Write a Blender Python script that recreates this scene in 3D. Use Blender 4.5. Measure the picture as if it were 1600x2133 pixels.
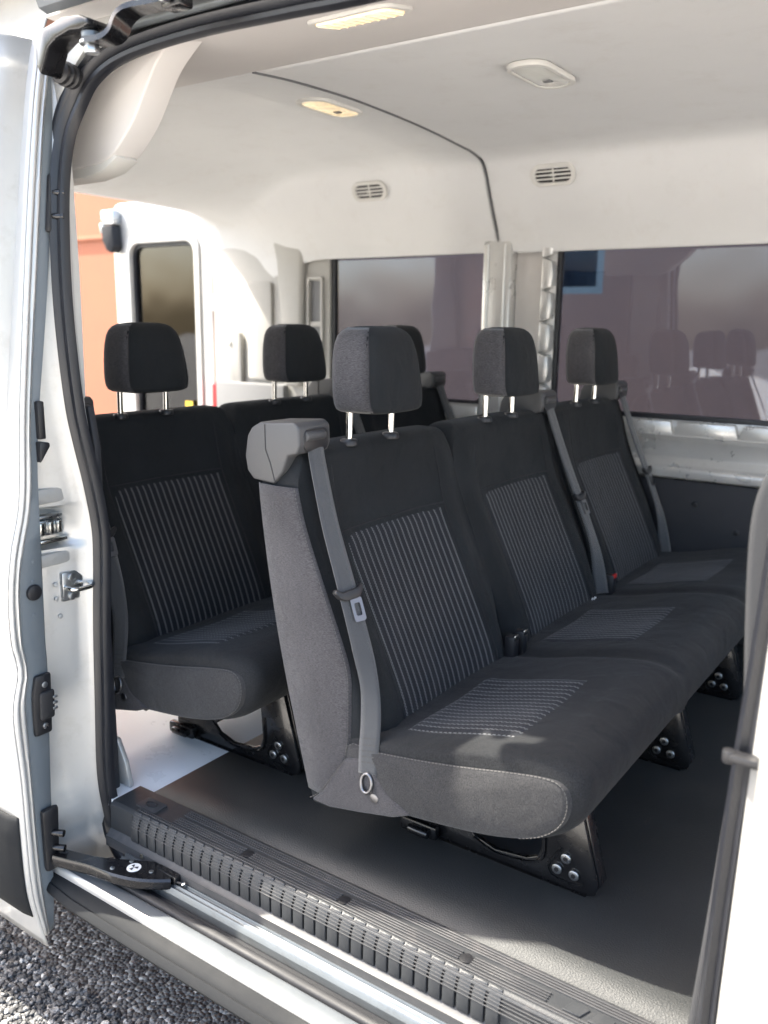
import bpy, bmesh, math, random
from mathutils import Vector, Matrix
random.seed(7)
for o in list(bpy.data.objects): bpy.data.objects.remove(o)
scn = bpy.context.scene
COL = scn.collection

# ------------------------------------------------------------------ camera
# axes: +X = front of the van, +Y = into the van, Z = 0 on the van floor
FPX, YAW, PITCH, ROLL = 1817.1, math.radians(34.782), math.radians(-12.2), math.radians(0.761)
CAM = Vector((0, 0, 1.2))
fw = Vector((-math.sin(YAW)*math.cos(PITCH), math.cos(YAW)*math.cos(PITCH), math.sin(PITCH)))
rt0 = Vector((math.cos(YAW), math.sin(YAW), 0)); up0 = rt0.cross(fw)
rt = rt0*math.cos(ROLL) + up0*math.sin(ROLL); up = up0*math.cos(ROLL) - rt0*math.sin(ROLL)
cd = bpy.data.cameras.new('camera'); cam = bpy.data.objects.new('camera', cd); COL.objects.link(cam)
M = Matrix((rt, up, -fw)).transposed().to_4x4(); M.translation = CAM
cam.matrix_world = M
cd.sensor_fit = 'HORIZONTAL'; cd.sensor_width = 36; cd.lens = 36*FPX/1600
cd.clip_start = 0.02; cd.clip_end = 500
cd.dof.use_dof = True; cd.dof.focus_distance = 2.05; cd.dof.aperture_fstop = 3.4
scn.camera = cam

# ------------------------------------------------------------------ sky, sun, exposure
SUN_EL, SUN_AZ = math.radians(53), math.radians(15)     # from behind the van, a little to its right
SUN_DIR = Vector((-math.cos(SUN_AZ)*math.cos(SUN_EL), -math.sin(SUN_AZ)*math.cos(SUN_EL), math.sin(SUN_EL)))
w = bpy.data.worlds.new('World'); scn.world = w; w.use_nodes = True
nt = w.node_tree
sky = nt.nodes.new('ShaderNodeTexSky'); sky.sky_type = 'NISHITA'; sky.sun_disc = False
sky.sun_elevation = math.asin(SUN_DIR.z); sky.sun_rotation = math.atan2(SUN_DIR.x, SUN_DIR.y)
sky.air_density = 1.0; sky.dust_density = 4.0; sky.ozone_density = 0.6
bg = nt.nodes['Background']; bg.inputs['Strength'].default_value = 0.12
nt.links.new(sky.outputs[0], bg.inputs['Color'])
sd = bpy.data.lights.new('sun', 'SUN'); sun = bpy.data.objects.new('sun', sd); COL.objects.link(sun)
sd.energy = 3.0; sd.angle = math.radians(0.6); sd.color = (1.0, 0.94, 0.84)
sun.rotation_euler = SUN_DIR.to_track_quat('Z', 'Y').to_euler(); sun.location = (-6, -3, 9)
vs = scn.view_settings
vs.view_transform = 'Standard'; vs.look = 'None'; vs.gamma = 1; vs.use_curve_mapping = False
vs.exposure = 2.68
vs.use_white_balance = True; vs.white_balance_temperature = 6600; vs.white_balance_tint = 8
scn.render.engine = 'CYCLES'
scn.cycles.max_bounces = 10; scn.cycles.diffuse_bounces = 6; scn.cycles.transparent_max_bounces = 12

# ------------------------------------------------------------------ materials
def new_mat(name):
    m = bpy.data.materials.new(name); m.use_nodes = True
    return m, m.node_tree, m.node_tree.nodes['Principled BSDF']
def N(t, typ, **kw):
    n = t.nodes.new(typ)
    for k, v in kw.items():
        if k.startswith('i_'):
            key = k[2:]; key = int(key) if key.isdigit() else key
            n.inputs[key].default_value = v
        else: setattr(n, k, v)
    return n
def mixrgb(t, fac, a, b, blend='MIX'):
    n = N(t, 'ShaderNodeMix', data_type='RGBA', blend_type=blend)
    for sock, v in ((n.inputs[0], fac), (n.inputs[6], a), (n.inputs[7], b)):
        if hasattr(v, 'links'): t.links.new(v, sock)
        else: sock.default_value = v if not isinstance(v, tuple) else (*v[:3], 1)
    return n.outputs[2]
def math_n(t, op, a, b=None):
    n = N(t, 'ShaderNodeMath', operation=op)
    for i, v in enumerate((a, b)):
        if v is None: continue
        if hasattr(v, 'links'): t.links.new(v, n.inputs[i])
        else: n.inputs[i].default_value = v
    return n.outputs[0]
def basic(name, col, rough=.5, metal=0., var=.12, vscale=9., bump=0., bscale=400., coat=0., sheen=0., stretch=None, dirt=0., spec=.5, dirtcol=(.09,.08,.07)):
    m, t, b = new_mat(name)
    tc = N(t, 'ShaderNodeTexCoord')
    co = tc.outputs['Object']
    ns = N(t, 'ShaderNodeTexNoise', i_Scale=vscale, i_Detail=6., i_Roughness=.6)
    t.links.new(co, ns.inputs['Vector'])
    lo = tuple(c*(1-var) for c in col); hi = tuple(min(1, c*(1+var)) for c in col)
    c = mixrgb(t, ns.outputs['Fac'], lo, hi)
    if dirt:
        n2 = N(t, 'ShaderNodeTexNoise', i_Scale=vscale*2.3, i_Detail=9., i_Roughness=.72)
        t.links.new(co, n2.inputs['Vector'])
        mr = N(t, 'ShaderNodeMapRange', i_1=.52, i_2=.78, i_3=0., i_4=dirt); t.links.new(n2.outputs['Fac'], mr.inputs[0])
        c = mixrgb(t, mr.outputs[0], c, dirtcol)
    t.links.new(c, b.inputs['Base Color'])
    rr = N(t, 'ShaderNodeMapRange', i_1=.25, i_2=.75, i_3=max(0.02, rough-.08), i_4=min(1, rough+.1))
    t.links.new(ns.outputs['Fac'], rr.inputs[0]); t.links.new(rr.outputs[0], b.inputs['Roughness'])
    b.inputs['Metallic'].default_value = metal
    b.inputs['Coat Weight'].default_value = coat; b.inputs['Coat Roughness'].default_value = .08
    b.inputs['Sheen Weight'].default_value = sheen; b.inputs['Sheen Roughness'].default_value = .5
    b.inputs['Specular IOR Level'].default_value = spec
    if bump:
        v = co
        if stretch:
            mp = N(t, 'ShaderNodeMapping'); mp.inputs['Scale'].default_value = stretch
            t.links.new(co, mp.inputs[0]); v = mp.outputs[0]
        nb = N(t, 'ShaderNodeTexNoise', i_Scale=bscale, i_Detail=3.)
        t.links.new(v, nb.inputs['Vector'])
        bp = N(t, 'ShaderNodeBump', i_Strength=bump, i_Distance=.002)
        t.links.new(nb.outputs['Fac'], bp.inputs['Height']); t.links.new(bp.outputs[0], b.inputs['Normal'])
    return m
def fabric(name, col, col2, stretch, stripes=None, sheen=.25, weave=.55):
    m, t, b = new_mat(name)
    co = N(t, 'ShaderNodeTexCoord').outputs['Object']
    mp = N(t, 'ShaderNodeMapping'); mp.inputs['Scale'].default_value = stretch; t.links.new(co, mp.inputs[0])
    nz = N(t, 'ShaderNodeTexNoise', i_Scale=1., i_Detail=2.5, i_Roughness=.6); t.links.new(mp.outputs[0], nz.inputs['Vector'])
    big = N(t, 'ShaderNodeTexNoise', i_Scale=6., i_Detail=4.); t.links.new(co, big.inputs['Vector'])
    cr = N(t, 'ShaderNodeMapRange', i_1=.32, i_2=.68); t.links.new(nz.outputs['Fac'], cr.inputs[0])
    c = mixrgb(t, cr.outputs[0], col, col2)
    br = N(t, 'ShaderNodeMapRange', i_1=.3, i_2=.7, i_3=.85, i_4=1.15); t.links.new(big.outputs['Fac'], br.inputs[0])
    mul = N(t, 'ShaderNodeVectorMath', operation='SCALE'); t.links.new(c, mul.inputs[0]); t.links.new(br.outputs[0], mul.inputs['Scale'])
    c = mul.outputs[0]
    h = nz.outputs['Fac']
    if stripes:
        sx = N(t, 'ShaderNodeSeparateXYZ'); t.links.new(co, sx.inputs[0])
        f = math_n(t, 'FRACT', math_n(t, 'MULTIPLY', math_n(t, 'ADD', sx.outputs['Y'], 10.), 1/.0222))
        d = math_n(t, 'MULTIPLY', math_n(t, 'SUBTRACT', sx.outputs['Z'], sx.outputs['X']), 1/.0085)
        rows = None
        for cen, ph in ((.42, 0.), (.58, .5)):
            a = math_n(t, 'LESS_THAN', math_n(t, 'ABSOLUTE', math_n(t, 'SUBTRACT', f, cen)), .07)
            g = math_n(t, 'GREATER_THAN', math_n(t, 'FRACT', math_n(t, 'ADD', d, 50+ph)), .36)
            r = math_n(t, 'MULTIPLY', a, g)
            rows = r if rows is None else math_n(t, 'MAXIMUM', rows, r)
        c = mixrgb(t, rows, c, stripes)
        groove = math_n(t, 'ABSOLUTE', math_n(t, 'SUBTRACT', f, .5))
        h = math_n(t, 'SUBTRACT', h, math_n(t, 'MULTIPLY', groove, .45))
    t.links.new(c, b.inputs['Base Color'])
    b.inputs['Roughness'].default_value = .9; b.inputs['Specular IOR Level'].default_value = .15
    b.inputs['Sheen Weight'].default_value = sheen; b.inputs['Sheen Roughness'].default_value = .45
    fold = N(t, 'ShaderNodeTexNoise', i_Scale=13., i_Detail=2.5, i_Distortion=.6); t.links.new(co, fold.inputs['Vector'])
    b0_ = N(t, 'ShaderNodeBump', i_Strength=.55, i_Distance=.010); t.links.new(fold.outputs['Fac'], b0_.inputs['Height'])
    bp = N(t, 'ShaderNodeBump', i_Strength=weave, i_Distance=.0015); t.links.new(b0_.outputs[0], bp.inputs['Normal'])
    t.links.new(h, bp.inputs['Height']); t.links.new(bp.outputs[0], b.inputs['Normal'])
    return m
def tinted(name, tint, refl=1.0):
    m, t, b = new_mat(name); t.nodes.remove(b)
    out = t.nodes['Material Output']
    tr = N(t, 'ShaderNodeBsdfTransparent'); tr.inputs['Color'].default_value = (*tint, 1)
    gl = N(t, 'ShaderNodeBsdfGlossy'); gl.inputs['Roughness'].default_value = .02
    co = N(t, 'ShaderNodeTexCoord').outputs['Object']
    nz = N(t, 'ShaderNodeTexNoise', i_Scale=3.2, i_Detail=1.); t.links.new(co, nz.inputs['Vector'])
    bp = N(t, 'ShaderNodeBump', i_Strength=.12, i_Distance=.02); t.links.new(nz.outputs['Fac'], bp.inputs['Height']); t.links.new(bp.outputs[0], gl.inputs['Normal'])
    fr = N(t, 'ShaderNodeFresnel', i_IOR=1.5)
    f2 = math_n(t, 'MULTIPLY', fr.outputs[0], refl)
    mx = N(t, 'ShaderNodeMixShader'); t.links.new(f2, mx.inputs[0]); t.links.new(tr.outputs[0], mx.inputs[1]); t.links.new(gl.outputs[0], mx.inputs[2])
    t.links.new(mx.outputs[0], out.inputs['Surface'])
    return m
def lamp_mat(name, col, strength):
    m, t, b = new_mat(name)
    co = N(t, 'ShaderNodeTexCoord').outputs['Object']
    v = N(t, 'ShaderNodeTexVoronoi', i_Scale=95.); t.links.new(co, v.inputs['Vector'])
    mr = N(t, 'ShaderNodeMapRange', i_1=0., i_2=.6, i_3=strength, i_4=strength*.25); t.links.new(v.outputs['Distance'], mr.inputs[0])
    b.inputs['Base Color'].default_value = (.8, .75, .65, 1); b.inputs['Emission Color'].default_value = (*col, 1)
    t.links.new(mr.outputs[0], b.inputs['Emission Strength']); b.inputs['Roughness'].default_value = .2
    return m
MT = {}
MT['paint'] = basic('silver_white_paint', (.54, .535, .52), .36, metal=.5, var=.05, vscale=5, coat=.7, dirt=.14, dirtcol=(.3,.27,.22))
MT['jamb'] = basic('jamb_paint', (.49, .487, .47), .38, metal=.4, var=.07, vscale=7, coat=.5, dirt=.30, dirtcol=(.26,.23,.18))
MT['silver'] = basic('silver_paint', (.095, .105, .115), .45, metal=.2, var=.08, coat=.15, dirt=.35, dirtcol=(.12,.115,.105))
MT['inner_metal'] = basic('inner_metal', (.62, .615, .60), .30, metal=.5, var=.06, vscale=8, coat=.3, dirt=.2, dirtcol=(.3,.28,.25))
MT['edge_grey'] = basic('door_edge_grey', (.13, .15, .165), .45, var=.06, dirt=.1, dirtcol=(.3,.3,.3))
MT['headliner'] = basic('headliner_fabric', (.665, .665, .66), .95, var=.06, vscale=3, bump=.6, bscale=600, dirt=.30, dirtcol=(.50,.47,.43), spec=.1)
MT['header'] = basic('header_fabric', (.60, .575, .555), .95, var=.05, vscale=4, bump=.5, bscale=800, spec=.1)
MT['trim_beige'] = basic('beige_plastic', (.58, .57, .54), .6, var=.05, dirt=.12, dirtcol=(.4,.37,.33), bump=.15, bscale=500)
MT['pillar_grey'] = basic('pillar_cloth', (.036, .037, .040), .85, var=.1, bump=.5, bscale=500, spec=.2)
MT['trim_corner'] = basic('corner_plastic', (.40, .39, .365), .65, var=.05, dirt=.15, dirtcol=(.28,.26,.23), bump=.15, bscale=500)
MT['trim_grey'] = basic('grey_plastic', (.15, .152, .156), .62, var=.06, bump=.2, bscale=500)
MT['trim_dark'] = basic('dark_plastic', (.022, .023, .028), .6, var=.1, bump=.3, bscale=350)
MT['seal'] = basic('rubber', (.012, .013, .017), .36, var=.15, bump=.08, bscale=120, dirt=.1, dirtcol=(.06,.06,.06))
MT['seal_soft'] = basic('rubber_matte', (.016, .016, .018), .62, var=.15, bump=.1, bscale=160, dirt=.25, dirtcol=(.09,.085,.08))
MT['steel_black'] = basic('black_steel', (.007, .007, .008), .24, var=.1, vscale=30, coat=.3)
MT['plastic_black'] = basic('black_plastic', (.014, .014, .016), .42, var=.15, bump=.1)
MT['chrome'] = basic('chrome', (.75, .74, .70), .16, metal=1., var=.04)
MT['steel_dark'] = basic('dark_steel', (.20, .20, .21), .35, metal=1., var=.1)
MT['zinc'] = basic('zinc', (.48, .50, .52), .30, metal=1., var=.14, vscale=25, dirt=.35)
MT['rail'] = basic('rail_steel', (.16, .175, .185), .42, metal=.7, var=.15, vscale=14, dirt=.45)
MT['mat'] = basic('floor_mat', (.027, .0285, .029), .52, var=.3, vscale=2.2, bump=.6, bscale=260, dirt=.45, dirtcol=(.046,.044,.040), spec=.5)
MT['step'] = basic('step_plastic', (.026, .028, .031), .5, var=.15, vscale=9, bump=.25, bscale=400, dirt=.5, dirtcol=(.085,.08,.078))
MT['step_brown'] = basic('step_plastic_worn', (.050, .050, .052), .5, var=.15, vscale=9, bump=.2, bscale=400, dirt=.55, dirtcol=(.12,.11,.105))
MT['cladding'] = basic('cladding_plastic', (.013, .014, .0155), .7, var=.15, vscale=8, bump=.25, bscale=500, dirt=.35, dirtcol=(.028,.027,.026), spec=.2)
MT['load_floor'] = basic('load_floor', (.88, .88, .87), .30, var=.04, vscale=8)  # near white: stands for strong sunlight on the floor
MT['fab_dark'] = fabric('seat_fabric', (.0085, .0095, .0106), (.0215, .0235, .0258), (900, 900, 900), sheen=.05)
MT['fab_side'] = fabric('side_fabric', (.028, .027, .029), (.078, .074, .078), (160, 160, 1100), sheen=.2, weave=.8)
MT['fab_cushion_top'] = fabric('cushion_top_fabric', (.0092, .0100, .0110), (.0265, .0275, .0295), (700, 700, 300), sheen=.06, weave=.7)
MT['fab_cushion'] = fabric('cushion_fabric', (.0175, .0175, .0185), (.048, .0475, .049), (700, 700, 300), sheen=.15, weave=.7)  # same cloth as the cushion top, lightened for daylight on the near side
MT['stripe'] = fabric('stripe_fabric', (.009, .010, .013), (.018, .019, .023), (700, 700, 700), stripes=(.125, .127, .13), sheen=.1)
MT['stitch'] = basic('stitch', (.075, .072, .070), .8, var=.3, vscale=180)
MT['seam_dark'] = basic('seam', (.012, .012, .014), .9)
MT['webbing'] = basic('webbing', (.040, .0425, .047), .62, var=.12, vscale=25, bump=.7, bscale=260, stretch=(1, 6, 6), sheen=.3)
MT['guide'] = basic('guide_plastic', (.056, .056, .058), .48, var=.06, bump=.25, bscale=700)
MT['red'] = basic('red_plastic', (.45, .02, .02), .35)
MT['white_tag'] = basic('white_tag', (.75, .75, .73), .6)
MT['glass_dark'] = tinted('privacy_glass', (.335, .475, .635), 1.9)
MT['glass_door'] = tinted('rear_door_glass', (.40, .42, .46), 2.2)
MT['lamp_on'] = lamp_mat('lit_lamp', (1., .58, .17), .5)
MT['lamp_on2'] = lamp_mat('lit_dome', (1., .66, .26), .22)
MT['lens'] = basic('clear_lens', (.62, .62, .58), .15, var=.08, vscale=40, coat=.5)
MT['orange'] = basic('orange_plaster', (.40, .155, .09), .9, var=.16, vscale=1.6, dirt=.25, dirtcol=(.30,.13,.085), bump=.4, bscale=60)
MT['blue_frame'] = basic('blue_frame', (.30, .225, .17), .5)
MT['pane'] = basic('window_pane', (.02, .024, .03), .12)
MT['yellow'] = basic('yellow_sticker', (.75, .5, .04), .5)

def gravel_mat(name, stones):
    m, t, b = new_mat(name)
    cr = N(t, 'ShaderNodeValToRGB')
    e = cr.color_ramp.elements
    e[0].position = 0; e[0].color = (.034, .034, .036, 1); e[1].position = 1; e[1].color = (.55, .53, .50, 1)
    for p, c in ((.45, (.080, .080, .082)), (.8, (.18, .178, .176)), (.94, (.30, .295, .285))):
        k = e.new(p); k.color = (*c, 1)
    co = N(t, 'ShaderNodeTexCoord').outputs['Object']
    if stones:
        g = N(t, 'ShaderNodeNewGeometry'); t.links.new(g.outputs['Random Per Island'], cr.inputs[0])
        n = N(t, 'ShaderNodeTexNoise', i_Scale=260., i_Detail=4.); t.links.new(co, n.inputs['Vector'])
        mr = N(t, 'ShaderNodeMapRange', i_1=.3, i_2=.7, i_3=.6, i_4=1.4); t.links.new(n.outputs['Fac'], mr.inputs[0])
        s = N(t, 'ShaderNodeVectorMath', operation='SCALE'); t.links.new(cr.outputs[0], s.inputs[0]); t.links.new(mr.outputs[0], s.inputs['Scale'])
        t.links.new(s.outputs[0], b.inputs['Base Color'])
    else:
        v = N(t, 'ShaderNodeTexVoronoi', i_Scale=85.); t.links.new(co, v.inputs['Vector'])
        sx = N(t, 'ShaderNodeSeparateColor'); t.links.new(v.outputs['Color'], sx.inputs[0]); t.links.new(sx.outputs[0], cr.inputs[0])
        t.links.new(cr.outputs[0], b.inputs['Base Color'])
        bp = N(t, 'ShaderNodeBump', i_Strength=1., i_Distance=.01); bp.invert = True
        t.links.new(v.outputs['Distance'], bp.inputs['Height']); t.links.new(bp.outputs[0], b.inputs['Normal'])
    b.inputs['Roughness'].default_value = .75
    return m
MT['gravel'] = gravel_mat('gravel_bed', False); MT['stones'] = gravel_mat('gravel_stones', True)

# ------------------------------------------------------------------ mesh helpers
def link(name, me, mat, parent):
    o = bpy.data.objects.new(name, me); COL.objects.link(o)
    if mat: me.materials.append(MT[mat])
    if parent: o.parent = parent
    return o
def finish(name, bm, mat, parent, smooth=True, ang=38):
    bmesh.ops.recalc_face_normals(bm, faces=bm.faces)
    me = bpy.data.meshes.new(name); bm.to_mesh(me); bm.free()
    if smooth:
        me.polygons.foreach_set('use_smooth', [True]*len(me.polygons))
        me.set_sharp_from_angle(angle=math.radians(ang))
    return link(name, me, mat, parent)
def add_loft(bm, rings, closed=True, caps=True):
    V = [[bm.verts.new(p) for p in r] for r in rings]
    n = len(V[0])
    for a, b in zip(V, V[1:]):
        for i in range(n if closed else n-1):
            j = (i+1) % n
            bm.faces.new((a[i], a[j], b[j], b[i]))
    if caps and closed:
        bm.faces.new(V[0]); bm.faces.new(V[-1])
    return V
def add_prism(bm, poly, ax, a, b):
    """poly: 2-D outline in the plane across axis ax, extruded from a to b"""
    def P(p, v): return {'x': (v, p[0], p[1]), 'y': (p[0], v, p[1]), 'z': (p[0], p[1], v)}[ax]
    A = [bm.verts.new(P(p, a)) for p in poly]; B = [bm.verts.new(P(p, b)) for p in poly]
    n = len(poly)
    fs = [bm.faces.new(A), bm.faces.new(B)]
    for i in range(n): bm.faces.new((A[i], A[(i+1) % n], B[(i+1) % n], B[i]))
    return A + B
def bevel(bm, r, seg=2, ang=25):
    es = [e for e in bm.edges if len(e.link_faces) == 2 and e.calc_face_angle(0) > math.radians(ang)]
    if es: bmesh.ops.bevel(bm, geom=es, offset=r, segments=seg, affect='EDGES', profile=.5, clamp_overlap=True)
def prism(name, poly, ax, a, b, mat, parent, bev=.003, seg=2, smooth=True):
    bm = bmesh.new(); add_prism(bm, poly, ax, a, b)
    bmesh.ops.recalc_face_normals(bm, faces=bm.faces)
    if bev: bevel(bm, bev, seg)
    return finish(name, bm, mat, parent, smooth)
def add_box(bm, lo, hi):
    x0, y0, z0 = lo; x1, y1, z1 = hi
    return add_prism(bm, [(x0, y0), (x1, y0), (x1, y1), (x0, y1)], 'z', z0, z1)
def box(name, lo, hi, mat, parent, bev=.003, seg=2):
    bm = bmesh.new(); add_box(bm, lo, hi); bmesh.ops.recalc_face_normals(bm, faces=bm.faces)
    if bev: bevel(bm, bev, seg)
    return finish(name, bm, mat, parent)
def spline(pts, k=6):
    """Catmull-Rom through the points"""
    P = [Vector(p) for p in pts]; out = []
    for i in range(len(P)-1):
        p0 = P[max(i-1, 0)]; p1 = P[i]; p2 = P[i+1]; p3 = P[min(i+2, len(P)-1)]
        for s in range(k):
            t = s/k
            out.append(.5*((2*p1)+(p2-p0)*t+(2*p0-5*p1+4*p2-p3)*t*t+(3*p1-p0-3*p2+p3)*t**3))
    out.append(P[-1]); return out
def interp(tab, x):
    """smooth piecewise interpolation of a table [(x, v), ...]"""
    if x <= tab[0][0]: return tab[0][1]
    for (a, va), (b, vb) in zip(tab, tab[1:]):
        if x <= b: return va + (vb-va)*(x-a)/(b-a)
    return tab[-1][1]
def ptab(tab, n=40):
    """resample a table with Catmull-Rom so that it is smooth"""
    s = spline([(a, b, 0) for a, b in tab], 8)
    return [(p.x, p.y) for p in s]
def add_sweep(bm, path, sect, nrm=Vector((0, -1, 0)), closed_sect=True, caps=True):
    path = [Vector(p) for p in path]; rings = []
    for i, p in enumerate(path):
        t = (path[min(i+1, len(path)-1)] - path[max(i-1, 0)]).normalized()
        b = t.cross(nrm).normalized(); n2 = b.cross(t).normalized()
        rings.append([p + b*a + n2*c for a, c in sect])
    return add_loft(bm, rings, closed_sect, caps)
def circ(r, n=8, cx=0, cy=0, sx=1, sy=1):
    return [(cx+r*sx*math.cos(2*math.pi*i/n), cy+r*sy*math.sin(2*math.pi*i/n)) for i in range(n)]
def tube(name, path, r, mat, parent, n=8, nrm=Vector((0, -1, 0))):
    bm = bmesh.new(); add_sweep(bm, path, circ(r, n), nrm); return finish(name, bm, mat, parent, ang=60)
def add_cyl(bm, c, axis, r, h, n=16, r2=None):
    axis = Vector(axis).normalized(); c = Vector(c)
    a = axis.orthogonal().normalized(); b = axis.cross(a)
    r2 = r if r2 is None else r2
    add_loft(bm, [[c + (a*math.cos(2*math.pi*i/n)+b*math.sin(2*math.pi*i/n))*rr + axis*hh for i in range(n)] for rr, hh in ((r, 0), (r2, h))])
def stitches(name, path, r, mat, parent, dash=.0055, gap=.003):
    bm = bmesh.new(); P = [Vector(p) for p in path]; acc = 0.; pts = []
    L = [0.]
    for a, b in zip(P, P[1:]): L.append(L[-1]+(b-a).length)
    def at(d):
        for i in range(len(P)-1):
            if d <= L[i+1]: return P[i].lerp(P[i+1], (d-L[i])/max(1e-9, L[i+1]-L[i]))
        return P[-1]
    d = 0.
    while d+dash < L[-1]:
        add_sweep(bm, [at(d), at(d+dash*.5), at(d+dash)], circ(r, 4)); d += dash+gap
    return finish(name, bm, mat, parent, False)
def cyl(name, c, axis, r, h, mat, parent, n=16, r2=None, bev=0):
    bm = bmesh.new(); add_cyl(bm, c, axis, r, h, n, r2)
    bmesh.ops.recalc_face_normals(bm, faces=bm.faces)
    if bev: bevel(bm, bev, 2, 50)
    return finish(name, bm, mat, parent)
def sheet(name, rows, mat, parent, thick=.004, ang=40):
    """rows: grid of points; a sheet with thickness"""
    bm = bmesh.new()
    add_loft(bm, rows, closed=False, caps=False)
    o = finish(name, bm, mat, parent, ang=ang)
    md = o.modifiers.new('thickness', 'SOLIDIFY'); md.thickness = thick; md.offset = 0
    return o
def rrect(x0, x1, z0, z1, r, n=6):
    out = []
    for cx, cz, a0 in ((x1-r, z1-r, 0), (x0+r, z1-r, 90), (x0+r, z0+r, 180), (x1-r, z0+r, 270)):
        for i in range(n+1):
            a = math.radians(a0+90*i/n); out.append((cx+r*math.cos(a), cz+r*math.sin(a)))
    return out
def frame_ring(name, outer, inner, ax, a, b, mat, parent, bev=0):
    """closed ring between two outlines with equal point counts"""
    def P(p, v): return {'x': (v, p[0], p[1]), 'y': (p[0], v, p[1]), 'z': (p[0], p[1], v)}[ax]
    bm = bmesh.new(); n = len(outer)
    L = [[bm.verts.new(P(p, v)) for p in pl] for pl, v in ((outer, a), (inner, a), (inner, b), (outer, b))]
    for q in range(4):
        A, B = L[q], L[(q+1) % 4]
        for i in range(n): bm.faces.new((A[i], A[(i+1) % n], B[(i+1) % n], B[i]))
    bmesh.ops.recalc_face_normals(bm, faces=bm.faces)
    if bev: bevel(bm, bev, 2, 50)
    return finish(name, bm, mat, parent)
def thing(name, label, cat, loc=(0, 0, 0), group=None):
    o = bpy.data.objects.new(name, None); COL.objects.link(o); o.location = loc; o.empty_display_size = .1
    o['label'] = label; o['category'] = cat
    if group: o['group'] = group
    return o
def copy_tree(o, parent=None):
    c = o.copy(); COL.objects.link(c); c.parent = parent
    for ch in list(o.children): copy_tree(ch, c)
    return c

GZ = -.62     # gravel level below the van floor
# ------------------------------------------------------------------ ground
bm = bmesh.new(); v = [bm.verts.new(p) for p in ((-80, -80, GZ), (80, -80, GZ), (80, 80, GZ), (-80, 80, GZ))]; bm.faces.new(v)
g = finish('gravel_ground', bm, 'gravel', None, False); g['kind'] = 'structure'
bm = bmesh.new(); v = [bm.verts.new(p) for p in ((-14, -30, GZ+.006), (14, -30, GZ+.006), (14, 6, GZ+.006), (2.2, 6, GZ+.006), (2.2, -.6, GZ+.006), (-14, -.6, GZ+.006))]; bm.faces.new(v)  # added unseen pale ground, bounces light up to the roof lining
MT['concrete'] = basic('pale_concrete', (.58, .56, .53), .85, var=.12, vscale=2.5, bump=.3, bscale=120, dirt=.2)
yd = finish('concrete_yard', bm, 'concrete', None, False); yd['kind'] = 'structure'
ico = bmesh.new(); bmesh.ops.create_icosphere(ico, subdivisions=1, radius=1)
IV = [v.co.copy() for v in ico.verts]; IF = [[v.index for v in f.verts] for f in ico.faces]; ico.free()
rg = random.Random(3); VV = []; FF = []
def stone(x, y, s):
    b = len(VV)
    q = Matrix.Rotation(rg.uniform(0, 6.3), 3, 'Z') @ Matrix.Rotation(rg.uniform(0, 6.3), 3, 'X')
    sc = Vector((s*rg.uniform(.75, 1.3), s*rg.uniform(.7, 1.2), s*rg.uniform(.5, .85)))
    k = [rg.uniform(.72, 1.22) for _ in range(12)]
    zz = GZ + s*rg.uniform(.1, .75)
    for v, kk in zip(IV, k):
        p = q @ v; VV.append((x+p.x*sc.x*kk, y+p.y*sc.y*kk, zz+p.z*sc.z*kk))
    FF.extend([[b+i for i in f] for f in IF])
for i in range(20000):
    stone(rg.uniform(-2.25, -.55), rg.uniform(.25, 1.25), .0060*rg.choice((.6, .75, .9, 1, 1, 1.1, 1.3, 1.6)))
for i in range(9000):
    stone(rg.uniform(-4.2, 1.0), rg.uniform(-.9, 1.25), .006*rg.choice((.8, 1, 1.2, 1.6)))
me = bpy.data.meshes.new('gravel_stones'); me.from_pydata(VV, [], FF)
gs = link('gravel_stones', me, 'stones', None); gs['kind'] = 'stuff'
gs['label'] = 'dark grey and white gravel chippings beside the open van'; gs['category'] = 'gravel'

# ------------------------------------------------------------------ building behind the van
bld = thing('building', 'orange plastered building with blue framed windows behind the van', 'building', (-4, 6.2, GZ))
def B(o): o.location = Vector(o.location) - Vector(bld.location); return o
WY = 6.2
wx0, wx1, wz0, wz1 = -2.86, -2.42, 1.43, 1.86
bm = bmesh.new()
for lo, hi in (((-16, WY, GZ), (wx0, WY+.3, 5.2)), ((wx1, WY, GZ), (6, WY+.3, 5.2)), ((wx0, WY, GZ), (wx1, WY+.3, wz0)), ((wx0, WY, wz1), (wx1, WY+.3, 5.2))): add_box(bm, lo, hi)
B(finish('wall', bm, 'orange', bld, False))
B(box('string_course', (-16, WY-.03, 2.03), (6, WY-.001, 2.07), 'orange', bld))
wn = B(frame_ring('window', rrect(wx0, wx1, wz0, wz1, .005), rrect(wx0+.05, wx1-.05, wz0+.05, wz1-.05, .004), 'y', WY+.0, WY+.12, 'blue_frame', bld))
p = box('pane', (wx0+.05, WY+.08, wz0+.05), (wx1-.05, WY+.09, wz1-.05), 'pane', wn, 0)

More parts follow.
